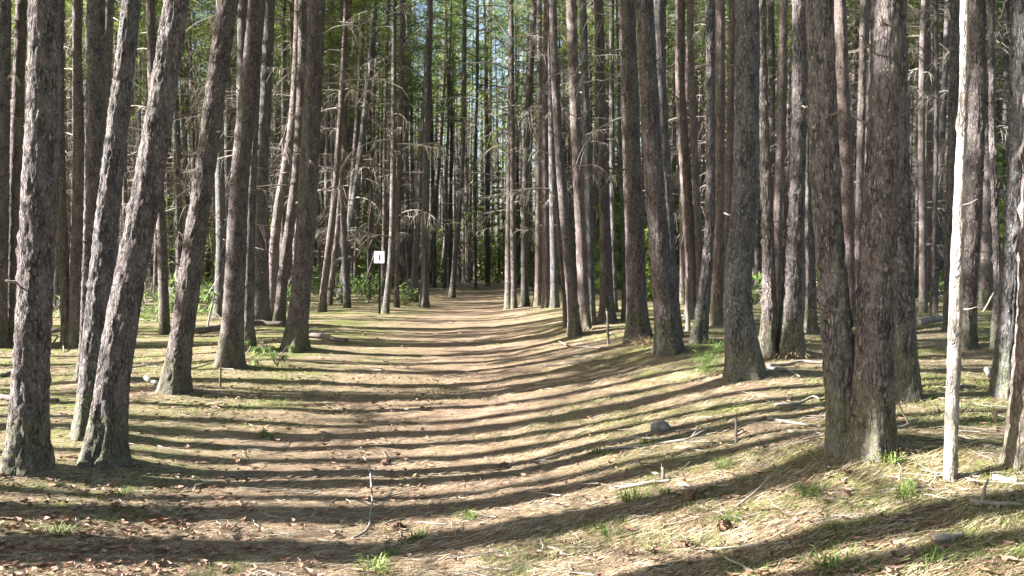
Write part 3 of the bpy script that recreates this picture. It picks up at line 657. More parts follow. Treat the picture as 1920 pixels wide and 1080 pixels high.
def unseen_woods():
    """unseen pine wood beside and behind the view, added to hold back light"""
    rng = np.random.default_rng(29); mb = MB(); P = []
    spots = [(rng.uniform(-36, 40), rng.uniform(-45, -5)) for _ in range(230)] + [(rng.uniform(-52, -26), rng.uniform(14, 52)) for _ in range(45)] + [(rng.uniform(-21, -13), rng.uniform(8.5, 19)) for _ in range(11)] + [(rng.uniform(9, 40), rng.uniform(-5, 9)) for _ in range(40)]  # out-of-view trees added to dim the sky fill and shade the floor
    for x, y in spots:
        if y < -3 and abs(x + 0.7) < 2.2: continue
        if x > 0 and x < 0.62 * y + 2: continue
        if x < 0 and y > 0 and x > -0.62 * y - 1: continue
        if y > 0 and not free(x, y, 1.0): continue
        gz = float(ground_z(x, y, False)); H = rng.uniform(14, 19); r = rng.uniform(0.09, 0.13); lx, ly = rng.normal(0, 0.3, 2)
        mb.tube([(x, y, gz - 0.3), (x + lx * 0.5, y + ly * 0.5, gz + H * 0.5), (x + lx, y + ly, gz + H)], [r, r * 0.75, 0.03], 7, 0, False)
        m = 46; t = rng.uniform(0.48, 1, m); a = rng.uniform(0, 6.28, m); Rr = (0.4 + 2.4 * (1 - t)) * np.sqrt(rng.random(m)) * 1.2
        P.append(np.c_[x + lx * t + Rr * np.cos(a), y + ly * t + Rr * np.sin(a), gz + H * t])
    tufts(mb, np.concatenate(P), 0.6, 8, 1, rng, 0.10)
    link('unseen_woodland', mb.mesh('unseen_woodland', [M_BARK, M_NEEDLE], False), None, None, 'unseen pine wood added beside and behind the viewer to hold back light', 'woodland', None, 'stuff')
unseen_woods()

# ------------------------------------------------------------------ understory
def make_fir(seed, H, R, lo=0.06):
    rng = np.random.default_rng(seed); tb = MB(); fb = MB(); P = []
    tb.tube([(0, 0, -0.2), (0.03, 0, H * 0.5), (0, 0.02, H)], [0.012 * H, 0.007 * H, 0.006], 6)
    z = lo * H
    while z < H:
        t = z / H
        for k in range(rng.integers(4, 7)):
            L = R * (1 - t) ** 0.8 * rng.uniform(0.5, 1.15) + 0.08
            p = rotz(limb_path(rng, L, rng.uniform(0.0, 0.3), 0.4, 6, 0.05), rng.uniform(0, 6.28)) + np.array([0, 0, z])
            fb.tube(p, np.linspace(0.012, 0.003, 6), 3, 0, False)
            m = int(17 * L) + 3; tt = rng.uniform(0.15, 1, m)
            q = np.stack([np.interp(tt, np.linspace(0, 1, 6), p[:, c]) for c in range(3)], 1)
            q[:, :2] += rng.normal(0, 0.09 * min(1, L), (m, 2)); q[:, 2] += rng.normal(0, 0.025, m); P.append(q)
        z += max(0.12, 0.045 * H) * rng.uniform(0.7, 1.3)
    tufts(fb, np.concatenate(P), 0.15, 6, 1, rng, 0.14, -0.1)
    return tb.mesh('trunk', [M_DARKW]), fb.mesh('foliage', [M_DARKW, M_FIR], False)
FIRS = [make_fir(610, 8.5, 2.0, 0.16), make_fir(611, 5.0, 1.5, 0.1), make_fir(612, 3.0, 1.1), make_fir(613, 1.5, 0.8)]
def fir(px, y, kind, s, label, name='young_fir', cat='young tree', group=None):
    x = (px - 960) / F * y
    root = link(name, None, None, (x, y, float(ground_z(x, y, False))), label, cat, group); root.empty_display_size = 0.2
    root.scale = (s, s, s); root.rotation_euler = (0, 0, px * 0.7)
    link('trunk', FIRS[kind][0], root); link('foliage', FIRS[kind][1], root)
G_F = 'young firs in the understory'
fir(885, 62, 0, 1.0, 'tallest young fir, filling the gap behind the far sign', group=G_F)
fir(935, 54, 0, 0.85, 'bright green young fir leaning over the end of the trail', group=G_F)
fir(965, 46, 1, 1.0, 'young fir behind the pale trail-edge pine', group=G_F)
fir(1148, 30, 1, 0.9, 'dark young fir behind the wide-footed straight pine', group=G_F)
fir(1158, 40, 0, 0.8, 'taller young fir left of the pine with pale dead branches', group=G_F)
fir(1225, 27, 2, 0.8, 'low young fir between the two stout pines right of the trail', group=G_F)
fir(1855, 30, 1, 1.1, 'dark young fir right of the white dead trunk', group=G_F)
fir(1875, 24, 2, 0.9, 'small fir in front of the dark young fir at right', group=G_F)
fir(690, 44, 0, 0.75, 'spindly young fir behind the numbered sign', group=G_F)
fir(740, 50, 1, 1.2, 'bushy young fir right of the numbered sign', group=G_F)
fir(102, 30, 1, 0.8, 'young fir glimpsed past the stout nearest left pine', group=G_F)
fir(1030, 46, 1, 1.1, 'shaded young fir behind three close slim pines', group=G_F)
fir(1660, 44, 1, 1.2, 'young fir deep behind the joined twins', group=G_F)
fir(1500, 48, 1, 1.0, 'young fir deep behind the pine in dry straw', group=G_F)
def make_bush(seed, R=0.8, H=0.9, n=420):
    rng = np.random.default_rng(seed); sb = MB(); fb = MB(); P = []
    for k in range(9):
        a = rng.uniform(0, 6.28); e = np.array([math.cos(a) * R * rng.uniform(0.3, 0.9), math.sin(a) * R * rng.uniform(0.3, 0.9), H * rng.uniform(0.6, 1.1)])
        tt = np.linspace(0, 1, 6)[:, None]; p = e * tt * np.array([1, 1, 1]) + rng.normal(0, 0.03, (6, 3)); p[0] = 0; p[0, 2] = -0.05
        sb.tube(p, np.linspace(0.011, 0.003, 6), 4, 0, False)
        m = n // 9; t = rng.uniform(0.3, 1.05, m); P.append(e * t[:, None] + rng.normal(0, 0.15, (m, 3)))
    P = np.concatenate(P); P[:, 2] = np.abs(P[:, 2])
    m = len(P); d = rng.normal(size=(m, 3)); d[:, 2] *= 0.4; d /= np.linalg.norm(d, axis=1)[:, None]; s = np.cross(d, rng.normal(size=(m, 3)) * [0.4, 0.4, 1]); s /= np.linalg.norm(s, axis=1)[:, None]
    L = rng.uniform(0.06, 0.13, (m, 1)); V = np.stack([P, P + d * L * 0.5 + s * L * 0.32, P + d * L, P + d * L * 0.5 - s * L * 0.32], 1).reshape(-1, 3)
    k = np.arange(m) * 4; fb.add(V, np.stack([k, k + 1, k + 2, k + 3], -1))
    return sb.mesh('stem', [M_DARKW]), fb.mesh('foliage', [M_LEAF], False)
BUSH = [make_bush(640), make_bush(641, 0.6, 0.6, 300), make_bush(642, 1.0, 1.3, 600)]
def bush(px, y, k, s, label):
    x = (px - 960) / F * y
    root = link('green_bush', None, None, (x, y, float(ground_z(x, y, False))), label, 'bush', 'green bushes under the pines'); root.empty_display_size = 0.2
    root.scale = (s, s, s); root.rotation_euler = (0, 0, px)
    link('stem', BUSH[k][0], root); link('foliage', BUSH[k][1], root)
for a in [(757, 29.5, 0, 0.75, 'leafy bush at the foot of the two close grey pines'), (690, 31, 2, 0.8, 'green bush just left of the numbered sign post'), (668, 36, 0, 1.0, 'bush in the shade beneath the pale slanting pine'),
          (600, 33, 2, 0.9, 'bush seen right of the stout striped pine'), (930, 58, 2, 1.1, 'bush where the trail disappears'), (893, 62, 0, 1.3, 'bush beneath the far sign at the bend'), (838, 60, 2, 1.0, 'bush left of the far sign behind lone slim pine'),
          (1128, 34, 0, 1.2, 'bush between the tight clump and wide-footed pine'), (1000, 40, 2, 0.9, 'bush behind the slim pines right of the trail bend'), (1215, 30, 1, 1.4, 'low bush behind the stout dark pine'),
          (965, 44, 2, 1.0, 'bush half hidden by the pale trail-edge pine'), (640, 44, 2, 1.2, 'deep bush behind the long leaning grey pine')]: bush(*a)

# ------------------------------------------------------------------ signs
def sign_one():
    x, y = at_ground(711, 588); gz = float(ground_z(x, y))
    root = link('trail_sign', None, None, (x, y, gz), 'white numbered sign on a black post beside the trail', 'sign'); root.empty_display_size = 0.2
    s = y / F
    m = MB()  # U-channel post, slightly out of plumb
    zb = 118 * s
    for dx, dy, wd, th in ((0, 0.012, 0.05, 0.006), (-0.022, -0.008, 0.006, 0.034), (0.022, -0.008, 0.006, 0.034)):
        m.box((dx, dy + 0.036, zb / 2 - 0.15), (wd, th, zb + 0.3), 0)
    root.rotation_euler = (0, 0, math.radians(-16))
    po = link('post', m.mesh('post', [M_BLACK], False), root)
    po.rotation_euler = (0, math.radians(1.0), 0)
    zc = (588 - 481.5) * s
    m = MB(); m.box((0.02, 0.0, zc + 0.012), (23.5 * s, 0.012, 24.5 * s), 0); link('backing_board', m.mesh('backing_board', [M_BLACK], False), root)
    m = MB(); m.box((0.012, -0.0095, zc), (20 * s, 0.006, 21.5 * s), 0); pn = link('sign_face', m.mesh('sign_face', [M_WHITE], False), root)
    m = MB(); m.box((0.03, -0.0145, zc - 1.0 * s), (3.3 * s, 0.003, 11 * s), 0); m.box((0.03 - 2.0 * s, -0.0145, zc + 3.2 * s), (1.8 * s, 0.0028, 1.5 * s), 0, 0.7)
    link('number_one', m.mesh('number_one', [M_INK], False), pn)
sign_one()
def sign_far():
    x, y = at_ground(879, 527); gz = float(ground_z(x, y)); s = y / F
    root = link('far_sign', None, None, (x, y, gz), 'small pale sign on a dark post where the trail bends', 'sign'); root.empty_display_size = 0.2
    m = MB(); m.box((0, 0, 18 * s), (2.4 * s, 0.06, 40 * s), 0); link('post', m.mesh('post', [M_BLACK], False), root)
    m = MB(); m.box((0, -0.05, 39 * s), (14 * s, 0.03, 7.5 * s), 0, 0.12); link('sign_face', m.mesh('sign_face', [M_WHITE], False), root)
sign_far()

# ------------------------------------------------------------------ fallen wood, stones, seedlings, cones
def stick(name, pix, r, m, label, cat='stick', group=None, lift=0.0, twigs=(), k=7, seed=0, taper=0.5):
    """pix: points on the ground in the photograph (px, py, height above ground)"""
    rng = np.random.default_rng(4000 + seed)
    pts = []
    for q in pix:
        x, y = at_ground(q[0], q[1]); h = q[2] if len(q) > 2 else 0
        pts.append((x, y, h + r * 0.75 + 0.004 + lift))
    pts = np.array(pts); n = max(5, 2 * len(pts))
    tt = np.linspace(0, 1, n); pk = np.linspace(0, 1, len(pts))
    p = np.stack([np.interp(tt, pk, pts[:, c]) for c in range(3)], 1); sp = np.linalg.norm(p[-1, :2] - p[0, :2]) / n
    p[1:-1] += rng.normal(0, min(r * 0.5, sp * 0.18), (n - 2, 3)) * [1, 1, 0.5]
    p = smooth_rows(p, 1); p[:, 2] += ground_z(p[:, 0], p[:, 1])
    n = len(p); org = p[0].copy(); p = p - org
    mb = MB(); mb.tube(p, np.linspace(r, r * taper, n) * rng.uniform(0.94, 1.06, n), k)
    for (t, dx, dy, dz, L) in twigs:
        i = int(t * (n - 1)); d = np.array([dx, dy, dz], float); d /= np.linalg.norm(d); u = np.linspace(0, 1, 6)[:, None]
        q = p[i] + d * L * u + np.array([0, 0, -0.15 * L]) * u ** 2 + rng.normal(0, 0.006, (6, 3)) * u
        mb.tube(q, np.linspace(r * 0.6, r * 0.25, 6), 5)
    link(name, mb.mesh(name, [m]), None, tuple(org), label, cat, group)
G_S = 'fallen branches on the forest floor'
stick('fallen_log', [(362, 632), (420, 626), (480, 616), (532, 617)], 0.065, M_DARKW, 'dark fallen log lying behind the straight dark pine', 'log', G_S, 0.08, taper=0.8, k=9)
stick('fallen_log', [(566, 632), (600, 637), (650, 645)], 0.05, M_DARKW, 'dark log end running right from the stout striped pine', 'log', G_S, 0.03, taper=0.7)
stick('fallen_log', [(84, 630), (130, 632)], 0.05, M_DARKW, 'short dark log between the two nearest left pines', 'log', G_S, 0.05, taper=0.9)
stick('fallen_branch', [(274, 720, 0.05), (292, 733, 0.03), (318, 742)], 0.03, M_PALEW, 'broken white branch at the foot of the left leaning pine', 'branch', G_S, seed=1)
stick('fallen_branch', [(0, 708), (20, 702), (24, 700)], 0.03, M_PALEW, 'pale broken branch left of the stout nearest pine', 'branch', G_S, seed=2)
stick('fallen_branch', [(0, 750), (60, 756), (110, 758)], 0.035, M_DARKW, 'dark branch lying behind the stout nearest left pine', 'branch', G_S, seed=3)
stick('forked_branch', [(661, 1004), (690, 990), (697, 960), (698, 930, 0.05), (694, 905, 0.12), (676, 893, 0.16)], 0.0085, M_DEAD, 'thin forked grey branch standing up from the trail', 'branch', G_S, twigs=[(0.45, -0.9, 0.5, 0.25, 0.22), (0.6, 0.5, 0.4, 0.1, 0.08)], seed=4)
stick('curved_twig', [(722, 1012), (745, 1003), (757, 992), (754, 985)], 0.006, M_DARKW, 'small dark curved twig beside the forked branch', 'twig', G_S, seed=5)
stick('pale_twig', [(605, 968), (630, 948, 0.04)], 0.005, M_DEAD, 'short pale twig left of the forked branch', 'twig', G_S, seed=6)
stick('fallen_branch', [(1143, 927), (1180, 922), (1230, 914), (1256, 912)], 0.014, M_DEAD, 'long brown stick in the sunlit grass right of the trail', 'branch', G_S, seed=7)
stick('bleached_stick', [(1272, 920), (1292, 922), (1310, 930)], 0.012, M_PALEW, 'short bleached bone-like stick beside the small stump peg', 'stick', G_S, seed=8)
stick('fallen_branch', [(1135, 850), (1180, 845), (1240, 838), (1290, 830), (1325, 818, 0.03)], 0.012, M_DEAD, 'knobbly branch stretched out below the pale stone', 'branch', G_S, twigs=[(0.8, 0.4, 0.5, 0.4, 0.2)], seed=9)
stick('fallen_branch', [(1175, 828), (1215, 827), (1246, 829)], 0.01, M_PALEW, 'pale short branch just in front of the pale stone', 'branch', G_S, seed=10)
stick('fallen_branch', [(1818, 957), (1860, 960), (1918, 962)], 0.019, M_PALEW, 'grey branch with a curled twig by the right photo edge', 'branch', G_S, twigs=[(0.35, 0.35, 0.3, 0.9, 0.14)], seed=11)
stick('fallen_branch', [(1750, 1024), (1780, 1017), (1806, 1010)], 0.022, M_DEAD, 'grey bark stick in shade at lower right', 'stick', G_S, seed=12)
stick('fallen_branch', [(1862, 918), (1907, 922)], 0.02, M_DEAD, 'short grey stick behind the branch with curled twig', 'stick', G_S, seed=13)
stick('fallen_branch', [(1440, 790), (1490, 796), (1540, 803)], 0.014, M_PALEW, 'thin white branch left of the joined twins', 'branch', G_S, seed=14)
stick('fallen_branch', [(1452, 766), (1500, 762), (1525, 754, 0.04), (1542, 760)], 0.015, M_PALEW, 'wavy pale branch ending at the joined twins', 'branch', G_S, seed=15)
stick('fallen_branch', [(1480, 818), (1520, 826), (1552, 836)], 0.013, M_DEAD, 'dark-edged branch near the foot of the joined twins', 'branch', G_S, seed=16)
stick('fallen_branch', [(1672, 826), (1700, 808, 0.03), (1722, 804, 0.05)], 0.014, M_PALEW, 'pale broken branch right of the joined twins', 'branch', G_S, twigs=[(0.6, -0.3, 0.4, 0.9, 0.22)], seed=17)
stick('fallen_branch', [(1792, 748), (1830, 744)], 0.02, M_PALEW, 'pale stick behind the white dead trunk', 'stick', G_S, seed=18)
stick('fallen_branch', [(1850, 706, 0.03), (1864, 715)], 0.03, M_PALEW, 'short white broken stick left of the grey right-leaning pine', 'stick', G_S, seed=19)
stick('fallen_branch', [(1720, 622), (1760, 618), (1790, 612)], 0.06, M_DEAD, 'old log in the shade left of the white dead trunk', 'log', G_S, 0.05, taper=0.8, seed=20)
stick('fallen_branch', [(1440, 690), (1500, 682), (1545, 684)], 0.022, M_DEAD, 'branch lying right of the pine in dry straw', 'branch', G_S, seed=21)
stick('fallen_branch', [(1240, 600), (1290, 602), (1325, 598)], 0.04, M_DEAD, 'pale log low behind the broken upright stake', 'log', G_S, 0.04, seed=22)
stick('fallen_branch', [(1022, 690), (1060, 686), (1100, 680), (1135, 678)], 0.016, M_DARKW, 'dark thin branch on the right slope of the trail', 'branch', G_S, seed=23)
stick('fallen_branch', [(1048, 650, 0.05), (1075, 655), (1140, 656)], 0.018, M_DARKW, 'dark forked branch in front of the tight clump', 'branch', G_S, seed=24)
stick('fallen_branch', [(134, 1012), (180, 1018), (236, 1022)], 0.008, M_PALEW, 'pale straight twig on the sunlit ground at lower left', 'twig', G_S, seed=25)
stick('fallen_branch', [(1360, 1050), (1385, 1062), (1412, 1078)], 0.009, M_PALEW, 'pale slanting twig in the shade at bottom right', 'twig', G_S, seed=26)
stick('fallen_branch', [(1372, 968), (1420, 935, 0.02), (1460, 910, 0.06)], 0.006, M_DEAD, 'thin raised twig in sunlit moss in front of the joined twins', 'twig', G_S, seed=27)
stick('fallen_branch', [(1210, 1078), (1260, 1062), (1312, 1046)], 0.008, M_DARKW, 'dark twig along the shadow edge at the bottom', 'twig', G_S, seed=28)
stick('fallen_branch', [(355, 697), (400, 683), (430, 680)], 0.016, M_DEAD, 'thin grey branch across the foot of the straight dark pine', 'branch', G_S, seed=29)
stick('fallen_branch', [(455, 672, 0.02), (482, 655, 0.12)], 0.01, M_DEAD, 'slanting twig right of the straight dark pine', 'twig', G_S, seed=30)
stick('fallen_branch', [(1395, 690), (1445, 700), (1500, 712)], 0.016, M_DEAD, 'grey branch in front of the kinked stout pine', 'branch', G_S, seed=31)
stick('fallen_branch', [(230, 690), (262, 688), (300, 684)], 0.02, M_DEAD, 'pale branch in shade right of the bright-edged leaning pine', 'branch', G_S, seed=32)
stick('fallen_branch', [(92, 655, 0.02), (115, 645, 0.1), (120, 660)], 0.02, M_PALEW, 'bent white branch heap behind the nearest left pines', 'branch', G_S, seed=33)
# standing stakes and pegs
def peg(name, px, py, ytop, r, m, label, cat='stake', lean=0.0, twig=False, seed=0):
    x, y = at_ground(px, py); gz = float(ground_z(x, y)); H = (py - ytop) * y / F
    rng = np.random.default_rng(seed); mb = MB(); u = np.linspace(0, 1, 9)
    p = np.c_[lean * H * u + rng.normal(0, r * 0.2, 9), rng.normal(0, r * 0.2, 9), -0.08 + (H + 0.08) * u]
    mb.tube(p, np.linspace(r * 1.15, r * 0.8, 9) * rng.uniform(0.9, 1.1, 9), 8)
    mb.tube([p[-1] + [-r * 0.3, 0, -0.02], p[-1] + [-r * 0.4, 0, r * 2.2]], [r * 0.45, r * 0.1], 5)
    if twig:
        for z, dx, L in ((0.25, 0.8, 0.16), (0.6, -0.6, 0.12), (0.4, 0.7, 0.12)):
            s = np.array([lean * H * z, 0, H * z]); mb.tube([s, s + [dx * L * 0.6, 0.02, L * 0.2], s + [dx * L, 0.03, -0.02]], [r * 0.5, r * 0.4, r * 0.2], 4)
    link(name, mb.mesh(name, [m]), None, (x, y, gz), label, cat)
peg('broken_stake', 1290, 622, 523, 0.038, M_PALEW, 'broken upright stake, sunlit at its top', lean=-0.03)
peg('thin_stake', 1141, 648, 585, 0.02, M_DARKW, 'thin twiggy stake in front of the wide-footed straight pine', lean=-0.05, twig=True)
peg('wooden_peg', 413, 727, 690, 0.014, M_RUST, 'small reddish peg in front of the straight dark pine', lean=0.02)
peg('wooden_peg', 1380, 832, 786, 0.012, M_PALEW, 'pale upright peg on the right slope below the kinked pine', lean=-0.02, twig=True)
peg('wooden_peg', 1243, 908, 884, 0.012, M_PALEW, 'tiny grey stump peg among grass right of the trail', lean=-0.03)
peg('wooden_peg', 1866, 792, 770, 0.018, M_STRAW, 'short tan peg left of the sunlit right-edge pine', lean=-0.06)
for px, py, yt, lean, lab in ((706, 565, 445, 0.30, 'dead pole leaning behind the numbered sign'), (672, 562, 470, 0.35, 'dead leaning pole left of the numbered sign'), (118, 620, 545, 0.25, 'dead sapling leaning behind the stout nearest left pine'),
                              (385, 622, 548, 0.25, 'leaning dead stick left of the straight dark pine'), (1840, 585, 530, 0.6, 'slanting dead stick right of the white dead trunk')):
    peg('dead_pole', px, py, yt, 0.02, M_DEAD, lab, 'pole', lean)
def stone():
    x, y = at_ground(1237, 812); rng = np.random.default_rng(3)
    th = np.linspace(0, math.pi, 13)[:, None]; ph = (np.arange(20) * 2 * math.pi / 20)[None]
    X, Y, Z = np.sin(th) * np.cos(ph), np.sin(th) * np.sin(ph), np.cos(th) + 0 * ph
    n = 1 + 0.22 * noise3(X * 1.6, Y * 1.6, Z * 1.6, 5) + 0.08 * noise3(X * 5, Y * 5, Z * 5, 6)
    V = np.stack([X * 0.075 * n, Y * 0.06 * n, Z * 0.055 * n + 0.02], -1).reshape(-1, 3)
    i = np.arange(12)[:, None] * 20; j = np.arange(20)[None]; j2 = (j + 1) % 20
    mb = MB(); mb.add(V, np.stack([i + j, i + 20 + j, i + 20 + j2, i + j2], -1).reshape(-1, 4))
    link('stone', mb.mesh('stone', [M_STONE]), None, (x, y, float(ground_z(x, y))), 'pale rounded stone on the right slope of the trail', 'stone')
stone()
# seedlings
def seedling(px, py, s, label, leafy=True, seed=0):
    rng = np.random.default_rng(seed); x, y = at_ground(px, py)
    root = link('seedling', None, None, (x, y, float(ground_z(x, y))), label, 'seedling'); root.empty_display_size = 0.1
    sb, fb = MB(), MB()
    if leafy:
        tips = []
        for k in range(5):
            a = rng.uniform(0, 6.28); e = np.array([math.cos(a) * 0.30, math.sin(a) * 0.2, rng.uniform(0.10, 0.28)]) * s
            u = np.linspace(0, 1, 6)[:, None]; p = e * u + np.array([0, 0, 0.12 * s]) * np.sin(u * math.pi); sb.tube(p, np.linspace(0.006, 0.003, 6), 5); tips.append(e)
        for e in tips:
            m = 46; d = rng.normal(size=(m, 3)); d[:, 2] = -np.abs(d[:, 2]) * 0.9 + 0.35; d /= np.linalg.norm(d, axis=1)[:, None]
            L = rng.uniform(0.07, 0.13, (m, 1)) * s; a = np.cross(d, [0, 0, 1.0]); a /= np.linalg.norm(a, axis=1)[:, None] + 1e-6
            V = np.stack([e + 0 * d, e + d * L * 0.6 + a * 0.007, e + d * L + [0, 0, -0.03], e + d * L * 0.6 - a * 0.007], 1).reshape(-1, 3); k = np.arange(m) * 4
            fb.add(V, np.stack([k, k + 1, k + 2, k + 3], -1))
    else:
        sb.tube([(0, 0, -0.03), (0, 0, 0.3 * s)], [0.007, 0.003], 5)
        P = np.c_[rng.normal(0, 0.09 * s, 70), rng.normal(0, 0.09 * s, 70), rng.uniform(0.03, 0.32, 70) * s]
        tufts(fb, P, 0.1 * s, 8, 0, rng, 0.03)
    link('stem', sb.mesh('stem', [M_DARKW]), root); link('foliage', fb.mesh('foliage', [M_LEAF], False), root)
seedling(520, 688, 1.0, 'bright green drooping seedling in front of the stout striped pine', True, 1)
seedling(492, 664, 0.9, 'smaller green seedling beside the straight dark pine', True, 2)
seedling(1338, 690, 0.9, 'fuzzy pine seedling left of the kinked stout pine', False, 3)
seedling(1322, 705, 0.6, 'dark low seedling in front of the fuzzy pine seedling', False, 4)
# cones
def cone_mesh(seed):
    rng = np.random.default_rng(seed); mb = MB()
    u = np.linspace(0, 1, 8); mb.tube(np.c_[u * 0.06 - 0.03, 0 * u, 0 * u + 0.016], 0.017 * np.sin(np.clip(u * 2.7 + 0.4, 0, math.pi)) + 0.003, 8)
    for k in range(46):
        t = rng.random(); a = k * 2.4; r = 0.017 * math.sin(min(t * 2.7 + 0.4, 3.1)) + 0.003
        c = np.array([t * 0.06 - 0.03, math.cos(a) * r, math.sin(a) * r + 0.016]); d = np.array([0.4, math.cos(a), math.sin(a)]); s = np.array([0, -math.sin(a), math.cos(a)])
        mb.add([c - s * 0.005, c + s * 0.005, c + d * 0.011 + s * 0.003, c + d * 0.011 - s * 0.003], [[0, 1, 2, 3]])
    return mb.mesh('pine_cone', [M_CONE], False)
CONE = cone_mesh(1)
CONES = [(748, 990, 'pine cone lying by the dark curved twig'), (1295, 945, 'left of two pine cones on the shadow edge right of the trail'), (1309, 946, 'right of two pine cones on the shadow edge right of the trail'), (725, 873, 'reddish pine cone in the sunlit band across the trail'),
         (1362, 998, 'pine cone in bright moss right of the trail'), (1280, 1028, 'pine cone on the bright ground at bottom right of centre'), (1578, 945, 'pine cone in sunlight in front of the joined twins'), (1105, 783, 'pine cone in shade on the right slope'),
         (950, 872, 'pine cone in the dark band at mid trail'), (268, 820, 'pine cone right of the bright-edged leaning pine')]
for k, (px, py, lab) in enumerate(CONES):
    x, y = at_ground(px, py); o = link('pine_cone', CONE, None, (x, y, float(ground_z(x, y)) + 0.004), lab, 'pine cone', 'pine cones on the ground')
    o.rotation_euler = (0.2 * k, 0.1, k * 1.3); o.scale = (1.3,) * 3
# grass tufts one can pick out
def tuft_mesh(seed, n=70, L=0.13, m=M_GRASS, w=0.0028, spread=0.06):
    rng = np.random.default_rng(seed); mb = MB()
    b = np.c_[rng.normal(0, spread * 0.5, n), rng.normal(0, spread * 0.4, n), np.zeros(n)]
    d = np.c_[b[:, :2] * 9 + rng.normal(0, 0.4, (n, 2)), rng.uniform(0.35, 1.1, n)]; d /= np.linalg.norm(d, axis=1)[:, None]
    l = L * rng.uniform(0.5, 1.2, (n, 1)); s = np.cross(d, [0, 0, 1.0]); s /= np.linalg.norm(s, axis=1)[:, None] + 1e-6
    V = np.stack([b - s * w, b + s * w, b + d * l * 0.6 + s * w * 0.8, b + d * l + np.c_[0 * l, 0 * l, -0.35 * l], b + d * l * 0.6 - s * w * 0.8], 1).reshape(-1, 3)
    k = np.arange(n) * 5; mb.add(V, np.stack([k, k + 1, k + 2, k + 4], -1)); mb.f.append(np.stack([k + 4, k + 2, k + 3, k * 0 - 1], -1)); mb.mi.append(np.zeros(n, int))
    return mb.mesh('grass_tuft', [m], False)
TUFTS = [tuft_mesh(50 + i) for i in range(4)]
GT = [(730, 1045, 'dark green grass tuft on the trail below the forked branch'), (878, 975, 'small grass tuft on the trail right of the forked branch'), (780, 1010, 'grass tuft beside the dark curved twig'), (105, 1015, 'bright grass patch at the lower left corner'),
      (500, 818, 'grass tuft on the sunlit left side of the trail'), (230, 925, 'yellow-green grass tuft in front of the bright-edged leaning pine'), (1330, 700, 'grass tuft beside the fuzzy pine seedling'), (1120, 855, 'grass tuft at the end of the knobbly branch'),
      (1215, 838, 'grass tuft just below the pale stone'), (1190, 945, 'grass tuft left of the two pine cones'), (1250, 935, 'grass tuft under the brown stick in sun'), (1355, 885, 'grass tuft in shade below the upright peg'),
      (1520, 940, 'wide grass tuft in sunlight in front of the joined twins'), (1660, 895, 'grass tuft right of the foot of the joined twins'), (1700, 935, 'grass tuft on the edge of the shade left of the white dead trunk'), (1370, 985, 'grass tuft beside a pine cone in bright moss'),
      (1140, 1005, 'grass tuft on the bright ground at bottom centre right'), (1750, 1060, 'bluish grass tuft in the shade at the bottom right corner'), (1560, 1072, 'grass tuft at the bottom edge in the right-hand shade'), (705, 1072, 'grass tuft at the bottom edge of the trail')]
for k, (px, py, lab) in enumerate(GT):
    x, y = at_ground(px, py); o = link('grass_tuft', TUFTS[k % 4], None, (x, y, float(ground_z(x, y)) - 0.005), lab, 'grass tuft', 'green grass tufts'); o.rotation_euler = (0, 0, k * 2.1); s = 0.8 + 0.1 * (k % 5); o.scale = (s * 1.3, s, s * 0.8)
DRY = tuft_mesh(70, 160, 0.34, M_STRAW, 0.004, 0.16)
for px, py, s, lab in ((1478, 672, 0.65, 'dry straw tuft at the foot of the pine right of the kinked pine'), (1655, 872, 0.4, 'dry straw tuft at the foot of the joined twins'), (1222, 648, 0.9, 'dry straw between the stout dark pine and stout sunlit pine'), (1092, 628, 0.8, 'dry orange straw at the foot of the tight clump')):
    x, y = at_ground(px, py); o = link('straw_tuft', DRY, None, (x, y - 0.15, float(ground_z(x, y - 0.15)) - 0.01), lab, 'straw tuft', 'dry straw tufts'); o.scale = (s * 1.5, s, s * 0.8)

# ------------------------------------------------------------------ litter nobody could count
def scatter(n, seed, ylo, yhi, mask=None):
    rng = np.random.default_rng(seed)
    v = rng.uniform(0, 1, n); y = 1 / (1 / ylo + (1 / yhi - 1 / ylo) * v)     # denser close by
    x = rng.uniform(-0.72, 0.72, n) * y + rng.normal(0, 0.3, n)
    if mask is not None:
        k = mask(x, y, rng); x, y = x[k], y[k]
    return x, y, rng
def needles(name, n, seed, ylo, yhi, L, W, mats, label):
    x, y, rng = scatter(n, seed, ylo, yhi); n = len(x)
    a = rng.uniform(0, math.pi, n); l = L * rng.uniform(0.5, 1.2, n) / 2; w_ = W * rng.uniform(0.7, 1.3, n) / 2 * np.clip(y / 6, 1, 2)
    dx, dy = np.cos(a), np.sin(a)
    P0, P1 = np.c_[x - dx * l, y - dy * l], np.c_[x + dx * l, y + dy * l]
    z0 = ground_z(P0[:, 0], P0[:, 1]) + rng.uniform(0.001, 0.02, n); z1 = ground_z(P1[:, 0], P1[:, 1]) + rng.uniform(0.001, 0.02, n)
    sx, sy = -dy * w_, dx * w_
    V = np.stack([np.c_[P0[:, 0] - sx, P0[:, 1] - sy, z0], np.c_[P0[:, 0] + sx, P0[:, 1] + sy, z0 + 0.001], np.c_[P1[:, 0] + sx, P1[:, 1] + sy, z1 + 0.001], np.c_[P1[:, 0] - sx, P1[:, 1] - sy, z1]], 1).reshape(-1, 3)
    k = np.arange(n) * 4; mb = MB(); mb.add(V, np.stack([k, k + 1, k + 2, k + 3], -1))
    mb.mi = [rng.choice(len(mats), n, p=[0.5, 0.22, 0.28])]
    link(name, mb.mesh(name, mats, False), None, None, label, 'pine needles', None, 'stuff')
needles('pine_straw', 170000, 5, 3.0, 17, 0.085, 0.0022, [M_STRAW, M_STRAW2, M_RUST], 'fallen pine needles strewn over the whole forest floor')
